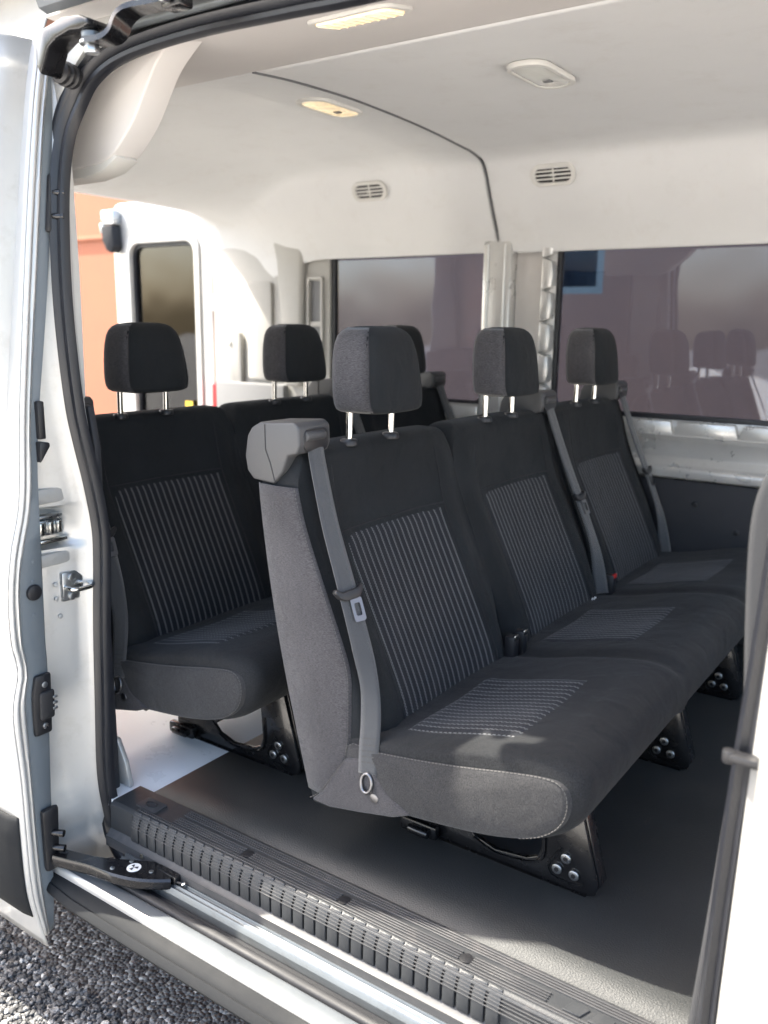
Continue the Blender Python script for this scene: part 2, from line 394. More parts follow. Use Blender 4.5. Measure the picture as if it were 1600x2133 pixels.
# ------------------------------------------------------------------ van: shell
van = thing('van', 'white passenger van with its side door slid open', 'van', (0, 0, 0))
X0, X1 = -3.5, 1.1        # rear opening .. cab end
SX = -1.80                # roof lining joint
far = [(3.425, 1.50), (3.41, 1.55), (3.385, 1.60), (3.35, 1.66), (3.31, 1.74), (3.28, 1.80), (3.235, 1.845), (3.15, 1.866), (3.07, 1.873), (2.85, 1.89), (2.6, 1.90), (2.36, 1.903), (2.1, 1.895), (1.93, 1.882)]
rear = [(3.47, 1.36), (3.468, 1.42), (3.465, 1.50), (3.452, 1.57), (3.435, 1.63), (3.41, 1.68), (3.36, 1.715), (3.29, 1.737), (3.2, 1.75), (3.0, 1.757), (2.7, 1.76), (2.36, 1.762), (2.0, 1.76), (1.86, 1.757)]
def smooth01(t): t = max(0, min(1, t)); return t*t*(3-2*t)
def roof_row(x, lift=0.0):
    t = smooth01((-2.75-x)/.62)
    d = .012*smooth01((-2.02-x)/.07)*(1-t)
    out = []
    for i, (a, b) in enumerate(zip(far, rear)):
        y = a[0]+(b[0]-a[0])*t; z = a[1]+(b[1]-a[1])*t
        dd = d if 6 <= i <= 12 else 0
        # a shallow recessed field in the roof lining
        if -2.75 < x < -2.02 and 7 <= i <= 12: dd += .004
        out.append(Vector((x, y, z+dd+lift)))
    return out
def densify(row, k=4): return spline(row, k)
xs = [SX-.008, SX-.015, -1.9, -1.98, -2.02, -2.06, -2.1, -2.3, -2.5, -2.65, -2.75, -2.82, -2.9, -2.98, -3.06, -3.14, -3.22, -3.3, -3.37, -3.44, -3.5]
rows = [densify(roof_row(x, .006 if x > SX-.010 else 0)) for x in xs]
sheet('headliner', rows, 'headliner', van, .012)['label'] = 'rear section of the beige roof lining'
xs = [SX+.008, SX+.015, -1.7, -1.4, -1.0, -.6, -.2, .3, X1]
rows = [densify([p + Vector((0, 0, -.004 if x > SX+.010 else .006)) for p in roof_row(x)]) for x in xs]
sheet('headliner', rows, 'headliner', van, .012)['label'] = 'front section of the beige roof lining'
# dark joint behind the two sections
sheet('lining_joint', [densify([p + Vector((0, .006, .012)) for p in roof_row(x)]) for x in (SX-.02, SX+.02)], 'pillar_grey', van, .004)
bm = bmesh.new(); add_sweep(bm, densify([p + Vector((0, -.002, -.009)) for p in roof_row(SX)]), circ(.0036, 6), Vector((1, 0, 0))); finish('lining_seam', bm, 'trim_grey', van, ang=80)
# trim over the sliding door, from the seal up to the roof lining
hd = [(1.320, 1.765), (1.332, 1.768), (1.37, 1.774), (1.5, 1.797), (1.7, 1.835), (1.86, 1.866), (1.92, 1.875), (1.95, 1.888)]
rows = []
for x in (-3.5, -3.4, -3.3, -3.2, -3.1, -3.0, -2.9, -2.75, -2.4, -2.05, -1.75, -1.6, -1.3, -1.0, -.6, -.2, .3, X1):
    t = smooth01((-2.75-x)/.62)
    rows.append(densify([Vector((x, y, z+(1.74+.02*(y-1.3)-z)*t)) for y, z in hd], 3))
sheet('door_header_trim', rows, 'header', van, .008)
# rounded upper pod of the rear door pillar
pod_rows = []
outl = [(-2.16, 1.545), (-1.90, 1.545), (-1.80, 1.548), (-1.735, 1.556), (-1.695, 1.575), (-1.655, 1.608), (-1.622, 1.642), (-1.592, 1.682), (-1.55, 1.735), (-1.48, 1.785), (-2.16, 1.80)]
bm = bmesh.new(); op = [(p.x, p.y) for p in spline([(a, b, 0) for a, b in outl[:10]], 4)] + [outl[10]]
add_prism(bm, op, 'y', 1.365, 1.44); bmesh.ops.recalc_face_normals(bm, faces=bm.faces); bevel(bm, .014, 3, 35)
finish('pillar_pod', bm, 'header', van)
bm = bmesh.new()
add_prism(bm, [(p[0], p[1]) for p in ((-2.16, 1.522), (-1.82, 1.524), (-1.75, 1.535), (-1.70, 1.56), (-1.72, 1.575), (-2.16, 1.56))], 'y', 1.37, 1.435); bmesh.ops.recalc_face_normals(bm, faces=bm.faces); bevel(bm, .006, 2, 35)
finish('pod_trim', bm, 'trim_beige', van)

# outer roof skin and left cant rail
prism('roof_skin', [(1.19, 1.905), (1.26, 1.945), (1.8, 1.985), (2.36, 1.995), (2.9, 1.985), (3.42, 1.945), (3.50, 1.89), (3.53, 1.72), (3.535, 1.57), (3.506, 1.57), (3.50, 1.72), (3.47, 1.88), (3.40, 1.925), (2.9, 1.965), (2.36, 1.975), (1.8, 1.965), (1.27, 1.93), (1.2, 1.9)], 'x', -3.5, X1, 'paint', van, .003)
# floor
sheet('floor_mat', [[Vector((x, y, .0)) for y in [1.34+i*.1 for i in range(22)]] for x in (-1.655, -1.2, -.8, -.4, 0, .5, X1)], 'mat', van, .008)
box('load_floor', (-2.5, 1.27, -.02), (-1.656, 3.44, .002), 'load_floor', van, 0)  # sun patch under the rear bench, painted as a near-white panel
box('rear_mat', (-3.5, 1.27, -.02), (-2.501, 3.44, .004), 'mat', van, 0)
box('underbody', (-3.5, 1.30, -.16), (X1, 3.44, -.021), 'plastic_black', van, 0)

# left wall ------------------------------------------------------
def wallbox(name, x0, x1, y0, y1, z0, z1, mat, par=None, bev=.006): return box(name, (x0, y0, z0), (x1, y1, z1), mat, par or van, bev)
wp = wallbox('window_pillar', -1.87, -1.735, 3.405, 3.50, .60, 1.60, 'inner_metal', bev=.012)
tube('pillar_bead', [(-1.765, 3.404, .62), (-1.765, 3.404, 1.53)], .005, 'inner_metal', wp, 6, Vector((1, 0, 0)))
tube('pillar_bead', [(-1.845, 3.404, .62), (-1.845, 3.404, 1.53)], .007, 'inner_metal', wp, 6, Vector((1, 0, 0)))
for z in (.9, 1.05, 1.2, 1.36, 1.45): cyl('weld_mark', (-1.805, 3.4065, z), (0, -1, 0), .008, .003, 'inner_metal', wp, 12)
cyl('screw', (-1.80, 3.406, .80), (0, -1, 0), .013, .008, 'zinc', wp, 12, bev=.002)
wallbox('pillar_recess', -1.734, -1.60, 3.455, 3.50, .60, 1.60, 'header', bev=.003)
# scalloped window flange
def scallop(name, x0, x1, y, z0, z1, vertical, par):
    bm = bmesh.new(); n = 7
    for i in range(n):
        if vertical:
            a = z0+(z1-z0)*i/n; b = z0+(z1-z0)*(i+1)/n
            add_prism(bm, [(x0, a), (x1, a+.012), (x1+.006, (a+b)/2), (x1, b-.012), (x0, b)], 'y', y, y+.05)
        else:
            a = x0+(x1-x0)*i/n; b = x0+(x1-x0)*(i+1)/n
            add_prism(bm, [(a, z0), (b, z0), (b-.015, z1), (a+.015, z1)], 'y', y, y+.05)
    bmesh.ops.recalc_face_normals(bm, faces=bm.faces); bevel(bm, .005, 2)
    return finish(name, bm, 'inner_metal', par)
wallbox('flange_backing', -1.70, -1.545, 3.462, 3.505, .60, 1.60, 'inner_metal')
wallbox('flange_backing', -1.60, .6, 3.462, 3.505, .77, .85, 'inner_metal')
scallop('window_flange', -1.60, -1.555, 3.415, .70, 1.60, True, van)
scallop('window_flange', -1.50, .2, 3.43, .785, .842, False, van)
wr = prism('waist_rail', [(3.44, .80), (3.425, .785), (3.45, .765), (3.458, .70), (3.43, .672), (3.40, .665), (3.395, .655), (3.395, .628), (3.42, .618), (3.5, .618), (3.5, .80)], 'x', -1.60, X1, 'inner_metal', van, .004)
lp = wallbox('lower_wall_panel', -1.70, X1, 3.41, 3.46, 0.004, .617, 'trim_dark', bev=.004)
for x, z in ((-.90, .53), (-.74, .44), (-.5, .55), (-.3, .42)): cyl('panel_clip', (x, 3.411, z), (0, -1, 0), .011, .007, 'plastic_black', lp, 12, bev=.002)
wallbox('rear_wall_panel', -2.76, -1.70, 3.46, 3.50, .004, .852, 'inner_metal', bev=.004)
wallbox('wall_ledge', -2.76, -1.87, 3.40, 3.46, .79, .85, 'inner_metal', bev=.012)
# side windows
def side_window(x0, x1, z0, z1, y):
    o = rrect(x0, x1, z0, z1, .06); i = rrect(x0+.022, x1-.022, z0+.022, z1-.022, .045)
    f = frame_ring('side_window', o, i, 'y', y, y+.03, 'seal', van, .003)
    prism('glass', i, 'y', y+.012, y+.016, 'glass_dark', f, 0, smooth=False)
    return f
side_window(-1.555, .62, .842, 1.585, 3.462)
side_window(-2.735, -1.865, .842, 1.56, 3.462)
wallbox('wall_front', .60, X1, 3.43, 3.5, .62, 1.6, 'trim_grey')
# rear corner trim on the left
dt = prism('rear_corner_trim', [(-3.5, .0), (-2.735, .0), (-2.735, 1.62), (-3.5, 1.62)], 'y', 3.445, 3.50, 'trim_corner', van, .004)
pr = [(-3.08, 1.62), (-3.05, 1.50), (-3.02, 1.2), (-3.0, .88), (-2.90, .88), (-2.885, 1.2), (-2.88, 1.50), (-2.88, 1.62)]
prism('trim_ridge', pr, 'y', 3.405, 3.4445, 'trim_corner', dt, .02, 3)
prism('trim_step', rrect(-3.27, -3.10, .9, 1.40, .02), 'y', 3.425, 3.4445, 'trim_corner', dt, .008)
frame_ring('slot_frame', rrect(-2.865, -2.765, .97, 1.42, .012), rrect(-2.852, -2.778, .985, 1.405, .01), 'y', 3.425, 3.4445, 'trim_corner', dt, .003)
box('slot_panel', (-2.85, 3.4445, .99), (-2.78, 3.4485, 1.40), 'trim_grey', dt, 0)
box('slot_bar', (-2.85, 3.434, 1.18), (-2.78, 3.4445, 1.205), 'trim_corner', dt, .002)
pp = prism('striker_cover', rrect(-3.47, -3.31, .80, 1.155, .045), 'y', 3.415, 3.4445, 'trim_corner', dt, .008)
cyl('cover_screw', (-3.39, 3.4145, 1.09), (0, -1, 0), .013, .004, 'lens', pp, 14, bev=.001)
box('lower_corner_trim', (-3.49, 3.40, .01), (-3.0, 3.4445, .885), 'trim_grey', dt, .012)
# right rear quarter behind the slid door
box('rear_quarter_panel', (-3.5, 1.262, -.15), (-1.83, 1.30, 1.80), 'paint', van, .004)
prism('rear_pillar_trim', [(-3.5, .03), (-1.84, .10), (-1.83, .5), (-1.90, .75), (-1.95, 1.02), (-3.5, 1.02)], 'y', 1.302, 1.385, 'trim_dark', van, .012)
q = frame_ring('side_window', rrect(-2.72, -1.99, .86, 1.56, .06), rrect(-2.695, -2.015, .885, 1.535, .045), 'y', 1.301, 1.33, 'seal', van, .003)
prism('glass', rrect(-2.695, -2.015, .885, 1.535, .045), 'y', 1.302, 1.308, 'pane', q, 0, smooth=False)
box('quarter_pillar', (-3.0, 1.301, .86), (-2.76, 1.37, 1.70), 'inner_metal', van, .02, 3)
box('quarter_pillar', (-3.48, 1.301, .86), (-3.28, 1.37, 1.70), 'trim_corner', van, .02, 3)
box('rear_header', (-3.53, 1.3, 1.775), (-3.46, 3.46, 1.86), 'paint', van, .01)
prism('rear_post', [(3.472, -.1), (3.55, -.1), (3.55, 1.45), (3.50, 1.66), (3.40, 1.78), (3.36, 1.79), (3.44, 1.66), (3.472, 1.40)], 'x', -3.56, -3.47, 'paint', van, .01)
tl = box('tail_lamp', (-3.60, 3.475, .40), (-3.565, 3.555, .86), 'red', van, .01)
box('lamp_band', (-3.605, 3.47, .56), (-3.601, 3.56, .66), 'plastic_black', tl, .003)

# roof lights and air vents --------------------------------------
def roof_z(y): return interp([(1.93, 1.882), (2.1, 1.895), (2.36, 1.903), (2.6, 1.90), (2.85, 1.89)], y)
def dome(x, y, lit, extra):
    zc = roof_z(y) + extra
    f = frame_ring('dome_light', rrect(x-.062, x+.062, y-.135, y+.135, .055), rrect(x-.048, x+.048, y-.118, y+.118, .045), 'z', zc-.020, zc-.004, 'trim_beige', van, .005)
    f['label'] = 'lit oval dome light' if lit else 'unlit oval dome light'
    l = prism('lens', rrect(x-.048, x+.048, y-.118, y+.118, .045), 'z', zc-.018, zc-.006, 'lamp_on2' if lit else 'lens', f, .004)
    box('switch', (x-.012, y+.03, zc-.022), (x+.012, y+.05, zc-.017), 'trim_grey', f, .002)
dome(-1.925, 2.43, True, .004); dome(-1.155, 2.405, False, -.008)
# lamp in the door header
f = frame_ring('door_lamp', rrect(-.105, .105, -.056, .056, .032), rrect(-.088, .088, -.040, .040, .014), 'z', -.006, .004, 'trim_beige', van, .003)
l = prism('lens', rrect(-.0875, .0875, -.0395, .0395, .014), 'z', -.010, .002, 'lamp_on', f, .003)
for i in range(9): box('lens_rib', (-.080+i*.0195, -.038, -.0118), (-.077+i*.0195, .038, -.0098), 'lens', f, 0)
f.location = (-1.135, 1.525, 1.797); f.rotation_euler = (math.atan2(.0373, .195), 0, 0)
def vent(x):
    # on the sloping side of the roof lining; local frame: u along X, v up the slope
    base = Vector((x, 3.293, 1.772)); sl = Vector((0, -.03, .08)).normalized(); nn = Vector((0, -.936, -.351))
    f = frame_ring('air_vent', rrect(-.092, .092, -.042, .042, .038), rrect(-.074, .074, -.027, .027, .024), 'z', -.002, .008, 'trim_beige', van, .003)
    prism('vent_back', rrect(-.074, .074, -.027, .027, .024), 'z', -.004, -.001, 'plastic_black', f, 0)
    for k in (-.0145, 0, .0145): box('slat', (-.074, k-.0032, -.001), (.074, k+.0032, .006), 'trim_beige', f, .001)
    box('slat_post', (-.003, -.026, -.001), (.003, .026, .0055), 'trim_beige', f, .001)
    box('tab', (-.013, -.005, .0055), (.013, .005, .008), 'trim_beige', f, .001)
    f.matrix_world = Matrix((Vector((1, 0, 0)), sl, Vector((1, 0, 0)).cross(sl))).transposed().to_4x4()
    f.location = base + Vector((1, 0, 0)).cross(sl)*.010
vent(-1.508); vent(-2.38)

# door opening: sill, step and rails ------------------------------
st = prism('step_trim', [(1.352, .004), (1.347, .011), (1.262, .011), (1.252, .004), (1.249, -.068), (1.234, -.074), (1.234, -.098), (1.25, -.102), (1.352, -.02)], 'x', -1.70, .25, 'step', van, .002)
prism('front_lip', [(1.2485, -.060), (1.2395, -.0705), (1.2325, -.0735), (1.2315, -.1), (1.2335, -.1), (1.2335, -.0745), (1.246, -.0685)], 'x', -1.699, .25, 'step_brown', st, 0)
blk = bmesh.new(); add_prism(blk, [(1.2515, -.064), (1.2425, -.063), (1.2415, -.058), (1.2415, -.024), (1.2455, -.010), (1.2575, .0120), (1.262, .0125), (1.262, .002), (1.2525, 0)], 'x', -.0132, .0132); bmesh.ops.recalc_face_normals(blk, faces=blk.faces); bevel(blk, .002, 2)
b0 = finish('tread_block', blk, 'step', st); b0.location = (-1.60, 0, 0)
for i in range(1, 33):
    c = b0.copy(); COL.objects.link(c); c.location = (-1.60+.031*i, 0, 0)
for yz in ((1.2418, -.022), (1.2438, -.015), (1.2462, -.0085), (1.2492, -.003), (1.2522, .0025), (1.2550, .0075)):
    tube('rib', [(-1.61, yz[0], yz[1]), (.25, yz[0], yz[1])], .0012, 'step_brown', st, 5)
for y0 in (1.2640, 1.2705):
    box('rib', (-1.61, y0, .010), (.25, y0+.0034, .0148), 'step_brown', st, .0006, 1)
caps_x = (-1.262, -.985, -.69)
for j in range(4):
    y0 = 1.2795+.0068*j
    e = [-1.50, -1.275, -1.25, -.998, -.972, -.703, -.677, -.52]
    for a, b in zip(e[::2], e[1::2]): box('rib', (a, y0, .010), (b, y0+.0036, .0148), 'step_brown', st, .0006, 1)
for j in range(4):
    y0 = 1.3145+.0068*j
    box('rib', (-1.50, y0, .010), (.25, y0+.0036, .0148), 'step_brown', st, .0006, 1)
for x in caps_x: cyl('screw_cap', (x, 1.291, .0105), (0, 0, 1), .0135, .003, 'plastic_black', st, 20, bev=.001)
for i in range(9):    # slanted raised pads at the front end
    x = -.49+i*.048
    pad = bmesh.new(); add_prism(pad, [(x, 1.279), (x+.034, 1.279), (x+.044, 1.305), (x+.010, 1.305)], 'z', .0105, .0145); bmesh.ops.recalc_face_normals(pad, faces=pad.faces); bevel(pad, .001, 1)
    finish('tread_pad', pad, 'step', st)
pl = prism('badge_plate', rrect(-1.635, -1.565, 1.277, 1.322, .006), 'z', .0105, .0135, 'step_brown', st, .001)
frame_ring('badge_ring', [(-1.60+.019*math.cos(a*math.pi/12), 1.30+.011*math.sin(a*math.pi/12)) for a in range(24)], [(-1.60+.015*math.cos(a*math.pi/12), 1.30+.0075*math.sin(a*math.pi/12)) for a in range(24)], 'z', .0135, .0155, 'step', st)
# lower door rail
dr = prism('door_rail', [(1.2325, -.092), (1.228, -.090), (1.226, -.097), (1.219, -.097), (1.217, -.092), (1.214, -.097), (1.209, -.099), (1.207, -.095), (1.204, -.101), (1.2005, -.108), (1.2005, -.13), (1.2325, -.13)], 'x', -1.62, .25, 'rail', van, .001)
prism('rail_slot', [(1.2, -.126), (1.184, -.126), (1.184, -.155), (1.2, -.155)], 'x', -1.72, .25, 'plastic_black', van, 0)
prism('sill_seal', [(1.1865, -.128), (1.184, -.118), (1.179, -.114), (1.171, -.1145), (1.165, -.118), (1.163, -.135), (1.1865, -.15)], 'x', -1.74, .25, 'seal_soft', van, .003)
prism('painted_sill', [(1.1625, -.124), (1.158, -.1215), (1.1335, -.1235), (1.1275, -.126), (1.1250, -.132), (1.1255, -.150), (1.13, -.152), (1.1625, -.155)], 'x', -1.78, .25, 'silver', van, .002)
prism('sill_edge', [(1.1305, -.1232), (1.1270, -.1248), (1.1235, -.131), (1.1237, -.146), (1.1249, -.146), (1.1249, -.134), (1.1282, -.1262)], 'x', -1.779, .25, 'paint', van, 0)
stp = [(1.1235, -.144), (1.112, -.147), (1.100, -.153), (1.0955, -.159), (1.091, -.1585), (1.082, -.168), (1.079, -.174), (1.082, -.182), (1.10, -.20), (1.15, -.23), (1.15, -.20)]
bm = bmesh.new()
rings = []
for x in (-1.86, -1.84, -1.80, -1.74, -1.66, -1.5, -1.0, -.4, .25):
    k = smooth01((x+1.90)/.30)
    rings.append([Vector((x, 1.14+(y-1.14)*(.55+.45*k), z)) for y, z in stp])
add_loft(bm, rings); finish('sill_cladding', bm, 'cladding', van, ang=30)
# ball screws and wire on the rail
for x in (-1.49, -1.405):
    cyl('rail_screw', (x, 1.226, -.0925), (0, -.5, 1), .0055, .011, 'chrome', dr, 10, bev=.002)
tube('rail_wire', spline([(-1.49, 1.222, -.085), (-1.45, 1.22, -.089), (-1.405, 1.222, -.085)], 5), .003, 'plastic_black', dr, 6)
cyl('drain_screw', (-1.56, 1.236, -.08), (0, -1, .3), .006, .008, 'chrome', dr, 8)

# seal round the opening
path = [(-1.20, 1.262, -.165), (-1.40, 1.262, -.165), (-1.58, 1.268, -.165), (-1.665, 1.275, -.155), (-1.715, 1.279, -.115), (-1.742, 1.279, -.04), (-1.75, 1.272, .078), (-1.75, 1.279, .27), (-1.75, 1.287, .461), (-1.75, 1.298, .62), (-1.75, 1.299, .71), (-1.75, 1.283, .82), (-1.75, 1.262, .92), (-1.75, 1.247, 1.01), (-1.75, 1.236, 1.163), (-1.75, 1.234, 1.309), (-1.75, 1.243, 1.473), (-1.742, 1.259, 1.585), (-1.715, 1.276, 1.66), (-1.665, 1.285, 1.718), (-1.57, 1.296, 1.755), (-1.372, 1.30, 1.768), (-1.126, 1.30, 1.763), (-.917, 1.30, 1.757), (-.4, 1.30, 1.757), (.25, 1.30, 1.757)]
sp = spline(path, 6)
sect = []
lobes = [(-.024, .000, .013), (.000, .006, .014), (.021, .000, .011)]
prof = [(-.036, -.012), (-.0365, .004), (-.031, .013), (-.022, .016), (-.0135, .011), (-.010, .006), (-.007, .013), (.002, .020), (.011, .015), (.0145, .006), (.018, .010), (.026, .009), (.0305, .001), (.030, -.012)]
bm = bmesh.new(); add_sweep(bm, sp, prof); finish('door_seal', bm, 'seal', van, ang=50)
# pale strip of inner pillar trim beside the seal
prism('pillar_strip', [(-1.82, .98), (-1.765, 1.02), (-1.760, 1.3), (-1.765, 1.57), (-1.82, 1.57)], 'y', 1.262, 1.30, 'trim_beige', van, .005)
prism('pillar_lower_trim', [(-1.83, -.1), (-1.75, -.1), (-1.752, .9), (-1.77, 1.0), (-1.83, 1.0)], 'y', 1.305, 1.325, 'trim_dark', van, .006)
prism('corner_plate', [(-1.86, .004), (-1.72, .004), (-1.735, .07), (-1.765, .13), (-1.86, .13)], 'y', 1.33, 1.345, 'jamb', van, .004)

# painted door pillar between door and seal (jamb, seen end on)
jb = []
zs = [-.18, -.10, -.05, 0, .05, .12, .2, .27, .30, .33, .36, .42, .5, .55, .62, .655, .665, .675, .69, .76, .772, .78, .80, .9, 1.0, 1.2, 1.45, 1.6, 1.70, 1.78]
for z in zs:
    bend = interp([(-.2, .279), (.08, .272), (.46, .287), (.71, .300), (.92, .262), (1.1, .24), (1.47, .243), (1.6, .262), (1.78, .30)], z)+1.0
    lo = smooth01((z-.0)/.05)*(1-smooth01((z-.27)/.09))       # lower recessed field
    slot = 1 if .668 < z < .772 else 0
    x_in = -1.765; rec = .018*lo + .05*slot
    ys = [bend+.02, bend-.002, bend-.016, bend-.024, bend-.05, bend-.075, bend-.11, bend-.15, bend-.19]
    xx = [-1.735, -1.752, -1.762, -1.772, -1.776-rec*.3, -1.782-rec, -1.79-rec, -1.80-rec, -1.83]
    jb.append([Vector((x, y, z)) for x, y in zip(xx, ys)])
jp = sheet('door_pillar', jb, 'jamb', van, .006, ang=55)
box('slot_latch', (-1.822, 1.15, .70), (-1.79, 1.232, .738), 'zinc', jp, .004)
box('slot_latch_bar', (-1.80, 1.15, .683), (-1.782, 1.236, .692), 'chrome', jp, .002)
box('slot_latch_top', (-1.81, 1.15, .742), (-1.785, 1.228, .75), 'zinc', jp, .002)
for y in (1.165, 1.19, 1.212): box('latch_pin', (-1.789, y, .704), (-1.783, y+.012, .733), 'chrome', jp, .002)
box('flange_step', (-1.795, 1.10, .779), (-1.775, 1.266, .815), 'jamb', jp, .006)
box('flange_step', (-1.798, 1.10, .628), (-1.776, 1.272, .66), 'jamb', jp, .006)
for z, ys in ((.797, (1.2, 1.235)), (.644, (1.19,)), (.58, (1.193,)), (.545, (1.193,)), (.50, (1.2, 1.25))):
    for y in ys: cyl('weld_mark', (-1.782, y, z), (1, 0, 0), .006, .006, 'jamb', jp, 12, bev=.002)
sk = prism('striker_plate', [(1.205, .535), (1.252, .535), (1.255, .556), (1.266, .56), (1.266, .59), (1.255, .598), (1.243, .607), (1.205, .607)], 'x', -1.786, -1.770, 'zinc', jp, .004)
cyl('striker_bolt', (-1.770, 1.231, .593), (1, 0, 0), .010, .005, 'zinc', jp, 16, bev=.0015)
cyl('striker_bolt', (-1.770, 1.229, .546), (1, 0, 0), .010, .005, 'zinc', jp, 16, bev=.0015)
tube('striker_loop', spline([(-1.775, 1.213, .571), (-1.748, 1.216, .569), (-1.742, 1.232, .567), (-1.742, 1.262, .567), (-1.75, 1.272, .569), (-1.775, 1.274, .571)], 5), .006, 'chrome', jp, 8, Vector((0, 0, 1)))

# upper edge of the body over the door: gutter, rail channel
prism('roof_side_rail', [(1.19, 1.90), (1.155, 1.86), (1.150, 1.825), (1.160, 1.805), (1.178, 1.798), (1.19, 1.80), (1.20, 1.81), (1.24, 1.81), (1.25, 1.90)], 'x', -1.655, .25, 'paint', van, .004)
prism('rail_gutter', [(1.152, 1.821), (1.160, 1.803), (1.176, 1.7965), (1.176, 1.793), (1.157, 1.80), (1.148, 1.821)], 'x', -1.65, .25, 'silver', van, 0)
prism('rail_channel', [(1.205, 1.8095), (1.275, 1.8095), (1.278, 1.778), (1.272, 1.778), (1.270, 1.80), (1.205, 1.803)], 'x', -1.70, .25, 'header', van, .002)
prism('rail_lip', [(1.262, 1.789), (1.280, 1.789), (1.282, 1.770), (1.268, 1.767), (1.260, 1.773)], 'x', -1.66, .25, 'rail', van, .003)
prism('corner_jamb', [(-1.84, 1.42), (-1.775, 1.42), (-1.772, 1.56), (-1.755, 1.64), (-1.72, 1.70), (-1.66, 1.745), (-1.58, 1.772), (-1.52, 1.785), (-1.52, 1.805), (-1.84, 1.805)], 'y', 1.262, 1.30, 'jamb', van, .004)

# right pillar (B pillar) -----------------------------------------
gp = [(-.286, .0), (-.280, .1), (-.268, .3), (-.258, .5), (-.249, .63), (-.258, .77), (-.263, .85), (-.265, .92), (-.260, .97), (-.246, 1.008), (-.21, 1.04), (-.12, 1.055), (.25, 1.06), (.25, .0)]
gpp = [(p.x, p.y) for p in spline([(a, b, 0) for a, b in gp[:12]], 5)] + gp[12:]
pt = prism('front_pillar_trim', gpp, 'y', 1.295, 1.36, 'pillar_grey', van, .012, 3)
bm = bmesh.new(); add_sweep(bm, spline([(-.248, 1.277, -.12), (-.244, 1.277, .2), (-.236, 1.278, .5), (-.226, 1.28, .72), (-.216, 1.28, .95), (-.20, 1.28, 1.3), (-.18, 1.28, 1.7)], 6), [(-.016, -.012), (-.016, .008), (-.008, .016), (.002, .010), (.010, .015), (.018, .006), (.018, -.012)])
finish('pillar_seal', bm, 'seal', van, ang=50)
rg2 = []
for z in (-.15, .0, .2, .4, .6, .75, .9, 1.05, 1.4, 1.78):
    e = interp([(-.15, -.222), (.2, -.217), (.5, -.211), (.72, -.206), (1.0, -.19), (1.8, -.15)], z)
    rg2.append([Vector(p) for p in ((e-.012, 1.272, z), (e-.010, 1.262, z), (e-.003, 1.258, z), (e+.002, 1.250, z), (e+.004, 1.235, z), (e+.012, 1.215, z), (e+.03, 1.20, z), (e+.08, 1.185, z), (e+.2, 1.17, z), (e+.6, 1.16, z))])
bp_ = sheet('front_pillar', rg2, 'paint', van, .004, ang=50)
box('seal_clip', (-.248, 1.238, .584), (-.205, 1.262, .598), 'plastic_black', bp_, .004)
cyl('seal_clip', (-.250, 1.25, .580), (0, 0, 1), .010, .020, 'plastic_black', bp_, 12, bev=.003)

# sliding door (slid back, outside the body) -----------------------
LX = -1.752
outer = ptab([(1.98, 1.305), (1.90, 1.276), (1.838, 1.253), (1.771, 1.226), (1.624, 1.195), (1.365, 1.157), (1.008, 1.113), (.80, 1.094), (.692, 1.066), (.587, 1.050), (.481, 1.049), (.43, 1.058), (.395, 1.058), (.34, 1.043), (.28, 1.039), (.131, 1.046), (-.13, 1.049), (-.25, 1.066), (-.325, 1.083)][::-1])
def yo(z): return interp(outer, z)
inner = ptab([(1.80, 1.262), (1.624, 1.228), (1.367, 1.193), (1.006, 1.146), (.805, 1.130), (.668, 1.096), (.591, 1.084), (.471, 1.081), (.42, 1.088), (.38, 1.088), (.331, 1.077), (.2, 1.077), (-.025, 1.079), (-.15, 1.083), (-.30, 1.092)][::-1])
def yi(z): return interp(inner, z)
gin = ptab([(1.80, 1.272), (1.70, 1.252), (1.591, 1.247), (1.267, 1.211), (.922, 1.158), (.697, 1.150), (.452, 1.143), (.386, 1.143), (.07, 1.128), (-.169, 1.117), (-.27, 1.108)][::-1])
def yg(z): return interp(gin, z)
zs = [-.325+i*(1.96+.325)/94 for i in range(95)]
rows = []
for x in (LX-.001, LX-.004, LX-.012, LX-.05, LX-.15, LX-.35, LX-.7, LX-1.1, LX-1.5):
    r = (.004 if x > LX-.003 else (.001 if x > LX-.008 else 0))
    rows.append([Vector((x, yo(z)+r, z)) for z in zs])
dk = sheet('sliding_door', rows, 'paint', van, .003, ang=60); dk['label'] = 'white sliding side door, slid fully back'
zz = [-.29+i*(1.80+.29)/80 for i in range(81)]
def frange(z): return smooth01((1.66-z)/.06)
# bright hem of the outer skin
rows = []
for z in zz:
    a, b = yo(z)+.004, yi(z)
    rows.append([Vector((LX, a, z)), Vector((LX+.004, a+(b-a)*.22, z)), Vector((LX+.003, a+(b-a)*.42, z)), Vector((LX-.003, a+(b-a)*.55, z)), Vector((LX+.002, a+(b-a)*.72, z)), Vector((LX-.001, a+(b-a)*.92, z)), Vector((LX-.010, b+.001, z))])
sheet('door_hem', rows, 'paint', dk, .002, ang=70)
rows = []
for z in zz:
    b, c = yi(z)-.002, yg(z)
    rows.append([Vector((LX-.009, b, z)), Vector((LX-.006, b+(c-b)*.1, z)), Vector((LX-.006, b+(c-b)*.9, z)), Vector((LX-.010, c-.001, z)), Vector((LX-.03, c, z)), Vector((LX-.30, c+.01, z))])
sheet('door_edge', rows, 'edge_grey', dk, .003, ang=50)
def edge_pad(name, z0, z1, mat, t0=.25, t1=.95, bev=.008, x=LX-.006, h=.014):
    n = 8; pts = []
    for k in range(n+1):
        z = z0+(z1-z0)*k/n; pts.append((yi(z)+(yg(z)-yi(z))*t0, z))
    for k in range(n, -1, -1):
        z = z0+(z1-z0)*k/n; pts.append((yi(z)+(yg(z)-yi(z))*t1, z))
    return prism(name, pts, 'x', x, x+h, mat, dk, bev, 2)
